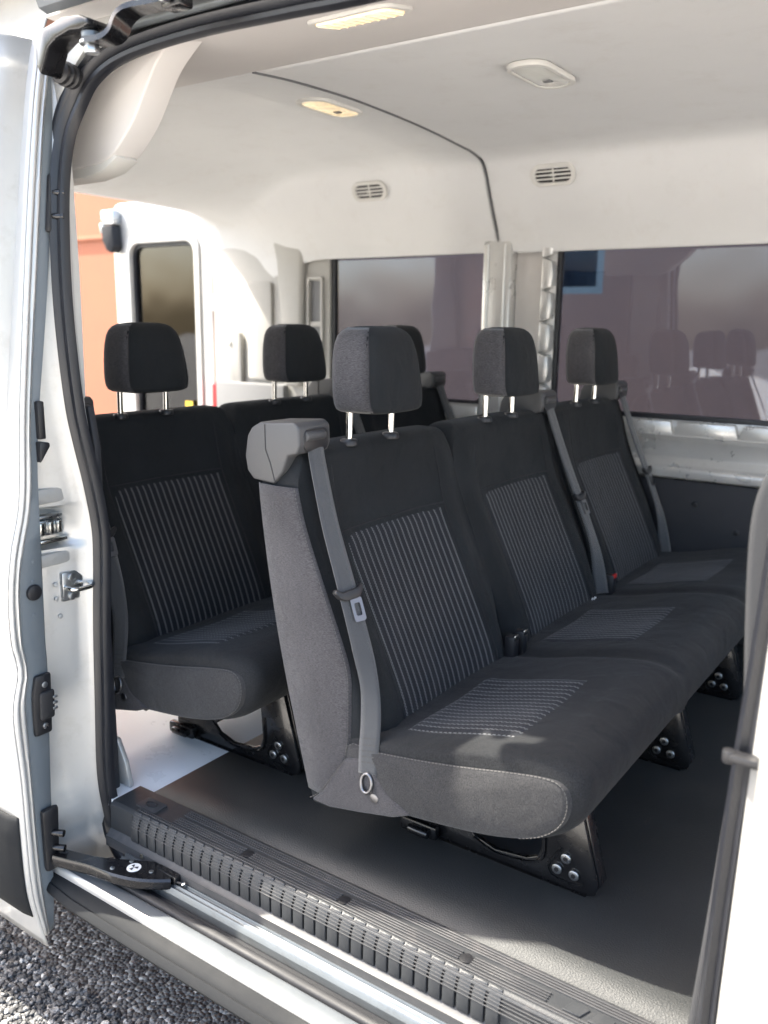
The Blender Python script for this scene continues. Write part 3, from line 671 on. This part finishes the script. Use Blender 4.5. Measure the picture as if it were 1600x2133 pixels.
edge_pad('latch_housing', 1.385, 1.51, 'plastic_black', .45, 1.1, .008)
for z in (1.42, 1.47): cyl('latch_pin', (LX+.006, yg(z)-.004, z), (1, .6, 0), .0075, .028, 'steel_black', dk, 10, bev=.002)
edge_pad('guide_oval', .235, .385, 'plastic_black', .22, 1.0, .016)
edge_pad('guide_block', .275, .345, 'seal_soft', .42, 1.02, .006, LX+.006, .012)
for z in (.36, .258): cyl('edge_screw', (LX+.007, yi(z)+(yg(z)-yi(z))*.66, z), (1, 0, 0), .0075, .004, 'zinc', dk, 12, bev=.001)
for z in (.298, .312, .326): box('guide_tooth', (LX+.008, yg(z)-.006, z-.003), (LX+.020, yg(z)+.006, z+.003), 'zinc', dk, .001)
cyl('edge_bumper', (LX-.006, yi(.585)+.034, .585), (1, 0, 0), .019, .012, 'plastic_black', dk, 20, bev=.005)
edge_pad('hinge_housing', -.12, .045, 'plastic_black', .22, 1.15, .008, LX-.004, .018)
prism('edge_wedge', [(1.152, .882), (1.178, .918), (1.177, .927), (1.152, .93)], 'x', LX-.02, LX+.012, 'plastic_black', dk, .003)
box('edge_block', (LX-.02, 1.155, .935), (LX+.008, 1.172, 1.02), 'plastic_black', dk, .003)
for z in (.655, .61, .53): cyl('edge_dimple', (LX-.0065, yi(z)+(yg(z)-yi(z))*.55, z), (1, 0, 0), .0045, .003, 'edge_grey', dk, 10, bev=.001)
# dark cladding along the bottom of the door
rows = []
for x in (LX-.018, LX-.026, LX-.05, LX-.2, LX-.8, LX-1.5):
    k = smooth01((LX-.015-x)/.04)
    rows.append([Vector((x, yo(z)-.002-.016*k*interp([(-.24, .2), (-.2, 1), (.0, 1), (.05, .2)], z), z)) for z in [-.235+i*.0145 for i in range(20)]])
sheet('door_cladding', rows, 'cladding', dk, .004, ang=50)
# lower roller arm
ar = bmesh.new(); c0 = spline([(-1.735, 1.115, -.085), (-1.66, 1.14, -.088), (-1.58, 1.165, -.088), (-1.50, 1.20, -.088), (-1.455, 1.235, -.09)], 6)
rings = []
for i, p in enumerate(c0):
    t = i/(len(c0)-1); w_ = .018+.020*smooth01((t-.25)/.45)
    d = (c0[min(i+1, len(c0)-1)]-c0[max(i-1, 0)]).normalized(); s = Vector((d.y, -d.x, 0))
    rings.append([p+s*w_*a+Vector((0, 0, b)) for a, b in ((-1, -.010), (-1, .008), (-.88, .013), (.88, .013), (1, .008), (1, -.010), (.85, -.016), (-.85, -.016))])
add_loft(ar, rings); arm = finish('lower_door_arm', ar, 'steel_black', van, ang=35)
stk = cyl('warning_sticker', (-1.535, 1.186, -.0755), (0, 0, 1), .017, .0015, 'white_tag', arm, 24)
for a in range(3):
    an = a*2.094+.5; c = Vector((-1.535, 1.186, 0))
    p1 = c+Vector((math.cos(an-.4), math.sin(an-.4), 0))*.011; p2 = c+Vector((math.cos(an+.4), math.sin(an+.4), 0))*.011
    prism('sticker_mark', [(c.x, c.y), (p1.x, p1.y), (p2.x, p2.y)], 'z', -.0738, -.0733, 'plastic_black', arm, 0)
for x, y in ((-1.575, 1.155), (-1.49, 1.20), (-1.56, 1.20)): cyl('arm_rivet', (x, y, -.076), (0, 0, 1), .006, .003, 'zinc', arm, 10, bev=.001)
for z in (-.02, -.06): cyl('arm_pin', (-1.745, 1.11, z), (1, .5, 0), .009, .035, 'steel_black', arm, 10, bev=.002)
box('roller_carriage', (-1.50, 1.215, -.118), (-1.425, 1.255, -.074), 'steel_black', arm, .006)
# upper roller arm with bolt, rubber stop
ua = prism('upper_door_arm', [(-1.64, 1.742), (-1.61, 1.752), (-1.55, 1.762), (-1.50, 1.758), (-1.475, 1.748), (-1.474, 1.736), (-1.50, 1.732), (-1.53, 1.735), (-1.57, 1.728), (-1.60, 1.715), (-1.615, 1.69), (-1.628, 1.67), (-1.640, 1.69)], 'y', 1.135, 1.185, 'steel_black', van, .005)
cyl('hex_bolt', (-1.497, 1.16, 1.694), (0, 0, 1), .015, .016, 'zinc', ua, 6, bev=.002)
cyl('washer', (-1.497, 1.16, 1.710), (0, 0, 1), .022, .006, 'zinc', ua, 20, bev=.001)
cyl('washer', (-1.497, 1.16, 1.719), (0, 0, 1), .018, .013, 'rail', ua, 20, bev=.001)
add = bmesh.new(); add_sweep(add, spline([(-1.50, 1.16, 1.716), (-1.46, 1.165, 1.714), (-1.437, 1.172, 1.724), (-1.425, 1.18, 1.75), (-1.40, 1.19, 1.764), (-1.35, 1.20, 1.766), (-1.30, 1.21, 1.770)], 6), [(-.005, -.022), (.005, -.022), (.005, .022), (-.005, .022)], Vector((0, -1, 0)))
finish('roller_bracket', add, 'steel_black', ua, ang=40)
box('roller_block', (-1.335, 1.19, 1.752), (-1.285, 1.225, 1.79), 'steel_black', ua, .005)
cyl('roller', (-1.31, 1.185, 1.77), (0, -1, 0), .014, .014, 'zinc', ua, 16, bev=.003)
cyl('roller', (-1.375, 1.187, 1.775), (0, -1, 0), .012, .012, 'chrome', ua, 12, bev=.003)
cyl('roller', (-1.30, 1.205, 1.79), (0, 0, 1), .014, .014, 'zinc', ua, 16, bev=.003)
bm = bmesh.new(); ax = Vector((.25, -1, .05)).normalized(); c = Vector((-1.690, 1.258, 1.700))
prf = [(0, .024), (.010, .025), (.014, .021), (.018, .025), (.026, .025), (.030, .020), (.034, .024), (.042, .023), (.046, .017), (.060, .014), (.066, .008)]
a_ = ax.orthogonal().normalized(); b_ = ax.cross(a_)
add_loft(bm, [[c+ax*h+(a_*math.cos(q*math.pi/10)+b_*math.sin(q*math.pi/10))*r for q in range(20)] for h, r in prf])
finish('rubber_stop', bm, 'plastic_black', van, ang=30)

# open rear door ---------------------------------------------------
RY = 3.52
o_ = rrect(-4.44, -3.62, -.12, 1.87, .07); i_ = rrect(-4.285, -3.745, .52, 1.635, .07)
rdoor = frame_ring('rear_door', o_, i_, 'y', RY, RY+.05, 'paint', van, .012)
rdoor['label'] = 'white rear door swung open, seen through the van'
frame_ring('window_surround', rrect(-4.335, -3.705, .475, 1.68, .09), i_, 'y', RY-.014, RY-.001, 'paint', rdoor, .006)
prism('glass', i_, 'y', RY+.03, RY+.036, 'glass_door', rdoor, 0, smooth=False)
frame_ring('glass_gasket', i_, rrect(-4.265, -3.765, .54, 1.615, .06), 'y', RY+.012, RY+.028, 'seal', rdoor, 0)
prism('door_latch', [(-4.46, 1.74), (-4.36, 1.74), (-4.35, 1.62), (-4.38, 1.585), (-4.42, 1.60), (-4.455, 1.66)], 'y', RY-.07, RY-.001, 'pillar_grey', rdoor, .01)
box('latch_cap', (-4.47, RY-.06, 1.745), (-4.355, RY-.002, 1.83), 'zinc', rdoor, .01)
box('latch_rod', (-4.49, RY-.055, 1.70), (-4.45, RY-.03, 1.76), 'zinc', rdoor, .006)
prism('pull_handle', [(-4.26, .36), (-4.06, .36), (-4.03, .42), (-4.05, .45), (-4.26, .45)], 'y', RY-.03, RY-.001, 'trim_grey', rdoor, .008)
box('yellow_sticker', (-3.86, RY-.003, .69), (-3.80, RY-.0005, .745), 'yellow', rdoor, 0)
for z in (1.25, .2): box('door_hinge', (-3.63, RY-.03, z), (-3.55, RY-.001, z+.09), 'jamb', rdoor, .01)

# ------------------------------------------------------------------ bench seats
W = .3255
rear_t = ptab([(.13, -1.176), (.28, -1.215), (.415, -1.249), (.55, -1.278), (.69, -1.302), (.80, -1.317), (.87, -1.323), (.94, -1.323)])
seam_t = ptab([(.13, -1.115), (.18, -1.09), (.283, -1.055), (.41, -1.050), (.485, -1.057), (.615, -1.110), (.765, -1.172), (.86, -1.198), (.94, -1.215)])
cen_t = ptab([(.13, -1.06), (.24, -1.01), (.30, -.990), (.36, -1.000), (.45, -1.038), (.60, -1.110), (.722, -1.168), (.80, -1.190), (.88, -1.200), (.94, -1.203)])
def wid(z): return W*(1-.20*max(0, (z-.80)/.14)**3)
def front(u, z):
    xs_, xc = interp(seam_t, z), interp(cen_t, z)
    a = abs(u)
    bol = .020*math.exp(-((a-.80)/.13)**2)*smooth01((z-.2)/.15)*(1-smooth01((z-.82)/.1))
    dish = -.010*(1-min(1, a/.62)**2)
    return xs_ + (xc+bol+dish-xs_)*(1-a**9)**.5
def rearx(u, z): return interp(rear_t, z) + .022*abs(u)**7
US = [-1, -.985, -.955, -.91, -.85, -.77, -.68, -.6, -.45, -.3, -.15, 0, .15, .3, .45, .6, .68, .77, .85, .91, .955, .985, 1]
UR = [1, .97, .9, .75, .4, 0, -.4, -.75, -.9, -.97, -1]
def backrest(yc, par, near):
    bm = bmesh.new(); rings = []
    zl = [.135, .16, .20, .24, .28, .32, .37, .42, .47, .52, .57, .62, .67, .72, .76, .80, .83, .86, .88, .895]
    def ring(z, k=1., zz=None, kw=1.):
        wv = wid(z)*kw
        xm = (interp(rear_t, z)+interp(cen_t, z))/2
        pts = [(front(u, z), yc+u*wv) for u in US]
        xa = pts[-1][0]; xb = rearx(1, z)
        pts += [(xa+(xb-xa)*t, yc+wv) for t in (.3, .6)]
        pts += [(rearx(u, z), yc+u*wv) for u in UR]
        pts += [(xb+(xa-xb)*t, yc-wv) for t in (.4, .7)]
        return [Vector((xm+(x-xm)*k, y, z if zz is None else zz)) for x, y in pts]
    rings.append(ring(.135, .86, .130, .985))
    rings += [ring(z) for z in zl]
    for k, zz, kw in ((.97, .905, .985), (.90, .915, .97), (.78, .923, .95), (.6, .929, .92), (.35, .932, .87), (.12, .933, .8)): rings.append(ring(.895, k, zz, kw))
    add_loft(bm, rings)
    o = finish('backrest', bm, 'fab_dark', par, ang=70)
    # striped panel, following the front surface
    yp = .012
    rows = []
    for i in range(19):
        z = .262+(.735-.262)*i/18
        row = []
        for j in range(15):
            u = (-.212+yp+ .424*j/14)/W
            e = .0015 if (i in (0, 18) or j in (0, 14)) else .0045
            if i in (0, 18) or j in (0, 14): e = -.002
            row.append(Vector((front(u, z)+e, yc+u*W, z)))
        rows.append(row)
    bm = bmesh.new(); add_loft(bm, rows, False, False); sp_ = finish('striped_panel', bm, 'stripe', o, ang=70)
    # seams beside and above the panel
    for s in (-1, 1):
        yv = yp + s*.217
        tube('seam', [(front(yv/W, z)+.0005, yc+yv, z) for z in [.25+i*.022 for i in range(30)]], .0022, 'seam_dark', o, 5)
    tube('seam', [(front((yp+t)/W, .739)+.0005, yc+yp+t, .739) for t in [-.215+i*.0215 for i in range(21)]], .002, 'seam_dark', o, 5)
    if near:
        # side panel of ribbed fabric with its stitched edge
        zl2 = [.165+i*.0255 for i in range(28)]
        rows = []
        for z in zl2:
            a, b = rearx(-1, z), interp(seam_t, z)
            rows.append([Vector((a-.010, yc-W+.006, z)), Vector((a-.002, yc-W-.003, z)), Vector((a+(b-a)*.5, yc-W-.009, z)), Vector((b-.010, yc-W-.005, z)), Vector((b+.001, yc-W+.001, z))])
        sheet('side_panel', rows, 'fab_side', o, .003, ang=70)
        stitches('stitching', [(interp(seam_t, z)-.004, yc-W-.0055, z) for z in zl2], .0012, 'stitch', o)
    return o
def headrest(yc, par):
    xc, hd_, hw = -1.207, .066, .122
    bm = bmesh.new(); rings = []
    lev = [(.996, .55), (.997, .72), (1.000, .84), (1.006, .93), (1.016, .98), (1.03, 1.), (1.05, .995), (1.08, .968), (1.11, .928), (1.135, .885), (1.155, .838), (1.170, .775), (1.181, .68), (1.189, .54), (1.193, .36), (1.194, .15)]
    def sup(k, z, n=36):
        out = []
        kd = min(1, k*1.09)
        for i in range(n):
            a = 2*math.pi*i/n; c_, s_ = math.cos(a), math.sin(a)
            e = 2/3.8
            x = hd_*math.copysign(abs(c_)**e, c_)*kd; y = hw*math.copysign(abs(s_)**e, s_)*k
            if x > 0: x += .008*(1-(y/hw)**2)
            lean = -(z-1.09)*.10
            out.append(Vector((xc+x+lean, yc+y, z)))
        return out
    for z, k in lev: rings.append(sup(k, z))
    add_loft(bm, rings); o = finish('headrest', bm, 'fab_dark', par, ang=80)
    for s in (-1, 1):    # side panel and its seam
        rows = []
        for z, k in lev[2:14]:
            kd = min(1, k*1.09); lean = -(z-1.09)*.10; row = []
            for j in range(9):
                t = -.86+1.66*j/8; e = 1/3.8
                yv = hw*(1-abs(t)**3.8)**e*k
                row.append(Vector((xc+t*hd_*kd+lean, yc+s*(yv+.0022), z+.0005)))
            rows.append(row)
        sheet('headrest_side', rows, 'fab_side', o, .002, ang=80)
        tube('stitching', [r[-1]+Vector((.0006, s*.0008, 0)) for r in rows], .0011, 'seam_dark', o, 5)
    for dy in (-.0855, .0855):
        tube('post', [(-1.224, yc+dy, .925), (-1.222, yc+dy, 1.01)], .0085, 'chrome', o, 12, Vector((0, 1, 0)))
        cyl('post_guide', (-1.224, yc+dy, .920), (0, 0, 1), .023, .016, 'plastic_black', o, 20, .020, .004)
    return o
cb = [(-1.15, .150), (-1.05, .168), (-.92, .186), (-.80, .200), (-.70, .212), (-.62, .228), (-.565, .254), (-.530, .290), (-.514, .332), (-.518, .370), (-.540, .398), (-.585, .412), (-.65, .408), (-.76, .386), (-.88, .355), (-.98, .338), (-1.06, .328), (-1.11, .318), (-1.15, .27)]
YN, YF = 1.395, 3.375
def cushion_ring(y, k=1., drop=0.):
    cx, cz = -.84, .275
    pts = spline([(a, b, 0) for a, b in cb] + [(cb[0][0], cb[0][1], 0)], 3)[:-1]
    out = []
    for p in pts:
        x, z = p.x, p.y
        if z > .29:
            d = 0
            for yb in (2.03, 2.70): d += .014*math.exp(-((y-yb)/.022)**2)
            for ycn in (1.695, 2.365, 3.04): d += .008*math.exp(-((y-ycn)/.13)**2)*(1 if x > -1.0 and x < -.62 else 0)
            z -= d
        out.append(Vector((cx+(x-cx)*k, y, cz+(z-cz)*k - drop*(1 if z > .29 else 0))))
    return out
def belt(yc, side, par, near):
    """shoulder belt: guide housing, webbing, tongue; side -1 near edge, +1 far edge"""
    ys = yc + side*(W-.01)
    y0, y1 = (ys-.012, ys+.095) if side < 0 else (ys-.095, ys+.02)
    prof_ = [(-1.338, .955), (-1.346, .91), (-1.340, .878), (-1.322, .860), (-1.262, .855), (-1.236, .885), (-1.222, .920), (-1.196, .926), (-1.188, .945), (-1.190, .984), (-1.204, .994), (-1.30, .988), (-1.325, .975)]
    hs = prism('belt_guide', prof_, 'y', y0, y1, 'guide', par, .0055, 3)
    ya, yb_ = y0+.016, y1-.010
    prism('guide_slot', rrect(ya, yb_, .930, .978, .016), 'x', -1.1925, -1.1868, 'plastic_black', hs, .001)
    cyl('guide_bar', (-1.190, ya+.004, .963), (0, 1, 0), .011, yb_-ya-.018, 'guide', hs, 14, bev=.003)
    tube('housing_seam', [(-1.285, y0-.0006, .984), (-1.284, y0-.0006, .93), (-1.270, y0-.0006, .90), (-1.258, y0-.0006, .862)], .0012, 'plastic_black', hs, 5)
    ym = (ya+yb_)/2
    if near:
        P_ = [(-1.192, ym, .945), (-1.178, ym-.006, .90), (-1.135, ym-.020, .78), (-1.085, ym-.030, .66), (-1.040, ym-.036, .54), (-1.012, ym-.040, .45), (-1.0, ym-.050, .38), (-.995, ym-.063, .31), (-.993, ym-.070, .26)]
        D_ = [(.05, 1, 0), (.05, 1, 0), (.1, 1, 0), (.2, 1, 0), (.35, 1, 0), (.9, .8, .1), (1, .35, .05), (1, .2, .1), (1, .15, .1)]
        WD = [.0245, .0245, .0245, .0245, .024, .020, .022, .023, .022]
    else:
        sx = 1
        P_ = [(-1.192, ym, .945), (-1.175, ym+.006, .89), (-1.130, ym+.016, .77), (-1.080, ym+.024, .65), (-1.035, ym+.030, .54), (-1.010, ym+.034, .46), (-.995, ym+.036, .38), (-.985, ym+.036, .335)]
        D_ = [(.05, 1, 0)]*5 + [(.3, 1, 0), (.6, .8, 0), (.6, .8, 0)]
        WD = [.026]*8
    k = 5
    Ps = spline(P_, k); Ds = spline(D_, k); Ws = [v.x for v in spline([(w_, 0, 0) for w_ in WD], k)]
    rows = []
    for p, d, w_ in zip(Ps, Ds, Ws):
        d = d.normalized(); rows.append([p-d*w_, p-d*w_*.5+Vector((.0008, 0, 0)), p+d*w_*.5+Vector((.0008, 0, 0)), p+d*w_])
    wb = sheet('seat_belt', rows, 'webbing', par, .0025, ang=70)
    # tongue
    i = 3*k + 1 if near else 3*k; c = Ps[i]; t = (Ps[i+1]-Ps[i-1]).normalized(); d = Ds[i].normalized(); n = t.cross(d).normalized()
    if n.x < 0: n = -n
    def pl(name, pts, h0, h1, mat, hole=None):
        bm = bmesh.new(); A = [bm.verts.new(c+d*a+t*b+n*h0) for a, b in pts]; Bv = [bm.verts.new(c+d*a+t*b+n*h1) for a, b in pts]
        bm.faces.new(A); bm.faces.new(Bv)
        for q in range(len(pts)): bm.faces.new((A[q], A[(q+1) % len(pts)], Bv[(q+1) % len(pts)], Bv[q]))
        bmesh.ops.recalc_face_normals(bm, faces=bm.faces); bevel(bm, .003, 2)
        return finish(name, bm, mat, wb)
    pl('tongue_grip', [(-.040, -.008), (-.034, -.016), (-.02, -.006), (.022, -.010), (.034, -.018), (.040, -.010), (.030, .004), (.020, .012), (-.016, .014), (-.030, .006)], -.004, .011, 'plastic_black')
    bm = bmesh.new(); o1 = rrect(-.006, .026, .010, .062, .006, 3); i1 = rrect(.002, .018, .022, .050, .004, 3)
    L_ = [[bm.verts.new(c+d*a+t*b+n*h) for a, b in q] for q, h in ((o1, .004), (i1, .004), (i1, .0075), (o1, .0075))]
    for q in range(4):
        A, Bv = L_[q], L_[(q+1) % 4]
        for j in range(len(o1)): bm.faces.new((A[j], A[(j+1) % len(o1)], Bv[(j+1) % len(o1)], Bv[j]))
    finish('tongue_plate', bm, 'steel_dark', wb)
    if near:
        e = P_[-1]
        tube('anchor_ring', [Vector(e)+Vector((.014*math.cos(a), -.004+.003*math.sin(a), -.020+.021*math.sin(a))) for a in [q*math.pi/8 for q in range(17)]], .0040, 'steel_dark', wb, 8)
        cyl('anchor_bolt', (e[0]+.018, e[1]+.012, e[2]-.052), (0, -1, 0), .012, .014, 'steel_dark', wb, 12, bev=.003)
        # care label printed on the webbing
        lab = bmesh.new(); i0 = 7*k-2
        for r_ in range(5):
            j = i0 + r_; p = Ps[j]; d = Ds[j].normalized(); nn = Vector((-d.y, d.x, 0)) * -1
            if nn.y > 0: nn = -nn
            for a, b in ((-.015, -.004), (-.002, .006), (.008, .015)):
                q = p + nn*.0026
                vs_ = [lab.verts.new(q + d*aa + Vector((0, 0, zz))) for aa, zz in ((a, -.0013), (b, -.0013), (b, .0013), (a, .0013))]
                lab.faces.new(vs_)
        finish('care_label', lab, 'stitch', wb, False)
    return wb
def leg(yl, par):
    poly = [(-1.03, .005), (-.578, .005), (-.560, .012), (-.556, .038), (-.612, .235), (-.70, .235), (-.694, .17), (-.690, .115), (-.688, .08), (-.697, .055), (-.723, .042), (-.80, .032), (-.855, .048), (-.882, .075), (-.898, .20), (-.955, .19), (-.955, .09), (-.985, .058), (-1.03, .05)]
    lg = prism('leg', poly, 'y', yl, yl+.012, 'steel_black', par, .003, 2)
    prism('leg_flange', [(-.575, .002), (-.553, .03), (-.608, .236), (-.616, .236), (-.563, .034), (-.582, .002)], 'y', yl+.0125, yl+.05, 'steel_black', lg, .002)
    prism('leg_flange', [(-1.03, .0015), (-.58, .0015), (-.58, .0045), (-1.03, .0045)], 'y', yl-.004, yl+.05, 'steel_black', lg, 0)
    tube('leg_bead', spline([(-.855, yl-.001, .044), (-.80, yl-.001, .025), (-.72, yl-.001, .034), (-.688, yl-.001, .052), (-.680, yl-.001, .08), (-.684, yl-.001, .14)], 5), .004, 'steel_black', lg, 6, Vector((0, -1, 0)))
    tube('leg_bead', spline([(-.640, yl-.001, .098), (-.668, yl-.001, .050), (-.665, yl-.001, .030), (-.65, yl-.001, .022), (-.60, yl-.001, .022), (-.588, yl-.001, .030)], 5), .003, 'steel_black', lg, 6, Vector((0, -1, 0)))
    for x, z in ((-.629, .077), (-.648, .045), (-.609, .044)):
        cyl('bolt', (x, yl-.0005, z), (0, -1, 0), .0125, .005, 'zinc', lg, 16, .0115, .0015)
        cyl('bolt_socket', (x, yl-.0057, z), (0, -1, 0), .0055, .001, 'plastic_black', lg, 6)
    for x, z in ((-.655, .13), (-.66, .165)): cyl('leg_hole', (x, yl-.0003, z), (0, -1, 0), .0045, .0006, 'plastic_black', lg, 10)
    box('floor_clamp', (-1.045, yl-.022, .006), (-.945, yl-.0005, .040), 'steel_black', lg, .006)
    cyl('clamp_roller', (-1.015, yl-.030, .024), (1, 0, 0), .011, .055, 'chrome' if False else 'steel_black', lg, 14, bev=.003)
    box('foot_tab', (-.69, yl-.008, .0005), (-.60, yl+.03, .0012), 'steel_black', lg, 0)
    return lg

bench = thing('bench_seat', 'nearer row of three dark seats with grey side panel and sunlit cushion corner', 'bench seat', (-.84, 2.38, 0), 'rows of van seats')
SY = [1.722, 2.372, 3.045]
cu = bmesh.new()
ysl = [YN, YN+.001, YN+.004, YN+.010, YN+.018, YN+.030, YN+.045]; ksl = [.80, .845, .89, .93, .962, .988, 1.]
rings = [cushion_ring(y, k) for y, k in zip(ysl, ksl)]
y = YN+.05
y = YN+.065
while y < YF-.04:
    rings.append(cushion_ring(y)); y += .02
rings += [cushion_ring(YF-.02), cushion_ring(YF-.008, .985), cushion_ring(YF, .95)]
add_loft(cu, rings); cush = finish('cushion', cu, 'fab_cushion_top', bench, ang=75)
cs = [(-1.06, .165), (-.98, .180), (-.90, .190), (-.80, .201), (-.71, .215), (-.64, .234), (-.59, .258), (-.558, .290), (-.546, .325), (-.549, .355), (-.566, .374), (-.60, .376), (-.67, .364), (-.77, .343), (-.88, .324), (-.98, .310), (-1.06, .300)]
csp = [(p.x, p.y) for p in spline([(a, b, 0) for a, b in cs]+[(cs[0][0], cs[0][1], 0)], 3)[:-1]]
def cs_ring(k, y): return [Vector((-.80+(x+.80)*k, y, .28+(z-.28)*k)) for x, z in csp]
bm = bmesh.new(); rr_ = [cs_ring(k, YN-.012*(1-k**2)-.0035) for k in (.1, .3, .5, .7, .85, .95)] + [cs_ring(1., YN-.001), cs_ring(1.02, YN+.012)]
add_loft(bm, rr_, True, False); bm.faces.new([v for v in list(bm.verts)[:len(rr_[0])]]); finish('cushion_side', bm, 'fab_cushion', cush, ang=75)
def ctop(x, y):
    rr = cushion_ring(y); best = [p for p in rr if p.z > .30]
    best.sort(key=lambda p: p.x); return interp([(p.x, p.z) for p in best if p.x < -.55], x)
for yc in (1.645, 2.315, 2.985):
    rows = []
    xs_ = [-.955+.275*j/14 for j in range(15)]
    ysn = [yc-.19+.38*i/16 for i in range(17)]
    for i, yv in enumerate(ysn):
        rows.append([Vector((x, yv + .03*(-(x+.68))*0, ctop(x, yv)+(.004 if 0 < i < 16 and 0 < j < 14 else -.003))) for j, x in enumerate(xs_)])
    bm = bmesh.new(); add_loft(bm, rows, False, False); finish('striped_panel', bm, 'stripe', cush, ang=70)
# stitched seams of the cushion's near side
ring_ = cs_ring(.992, YN-.0035); i0_ = 8*3
stitches('stitching', [p for p in ring_[10*3:]], .0012, 'stitch', cush)
stitches('stitching', [p for p in ring_[5*3:10*3+1]], .0010, 'stitch', cush)
for yb in (2.03, 2.70):
    tube('seam', [(x, yb, ctop(x, yb)+.0008) for x in [-1.05+i*.02 for i in range(24)]], .003, 'seam_dark', cush, 5)
# lower rear side flap of the cushion
bm = bmesh.new(); fl = [(-1.152, .145), (-1.122, .172), (-1.06, .272), (-1.02, .285), (-.985, .275), (-.95, .235), (-.90, .205), (-.885, .197), (-.93, .178), (-1.02, .158), (-1.10, .143)]
add_prism(bm, fl, 'y', YN-.014, YN+.03); bmesh.ops.recalc_face_normals(bm, faces=bm.faces); bevel(bm, .008, 3); finish('side_flap', bm, 'fab_side', cush)
stitches('stitching', spline([(-1.150, YN-.0155, .152), (-1.12, YN-.0155, .180), (-1.055, YN-.0155, .272)], 6), .0011, 'stitch', cush)
for i, yc in enumerate(SY):
    backrest(yc, bench, i == 0); headrest(yc-.022 if i == 0 else yc-.012, bench)
belt(SY[0], -1, bench, True); belt(SY[1], 1, bench, False); belt(SY[2], 1, bench, False)
for yl in (1.613, 2.285, 2.855): leg(yl, bench)
for x, z in ((-.72, .19), (-1.0, .145)):
    tube('cross_tube', [(x, 1.47, z), (x, 3.33, z)], .017, 'steel_black', bench, 10, Vector((0, 0, 1)))
def buckle(y, rot, red):
    b = box('buckle', (-.985, y-.016, .325), (-.955, y+.016, .395), 'plastic_black', bench, .006)
    box('release_button', (-.962, y-.012, .385), (-.9535, y+.012, .398), 'red' if red else 'chrome', b, .002)
    return b
buckle(2.00, 0, False); buckle(2.055, 0, False); buckle(2.725, 0, True)
# white tag with a round mark on the middle seat
tg = bmesh.new(); tz, ty = .335, SY[1]+.235
tx = front(.235/W, tz)+.004
add_cyl(tg, (tx, ty, tz), (1, 0, 0), .011, .002, 20); tag = finish('child_seat_tag', tg, 'white_tag', bench)
cyl('tag_dot', (tx+.0022, ty, tz), (1, 0, 0), .0055, .0006, 'plastic_black', tag, 14)
for q in range(3): box('tag_letter', (tx, ty-.026, tz-.012+q*.009), (tx+.001, ty-.016, tz-.006+q*.009), 'white_tag', tag, 0)
# children were built in van coordinates: bring them under the bench root
def rebase(root):
    for ch in root.children:
        ch.location = Vector(ch.location) - Vector(root.location)
rebase(bench)
b2 = copy_tree(bench); b2.location = (-.84-.842, 2.38+.019, 0)
b2['label'] = 'rear row of three dark seats nearest the open rear door'
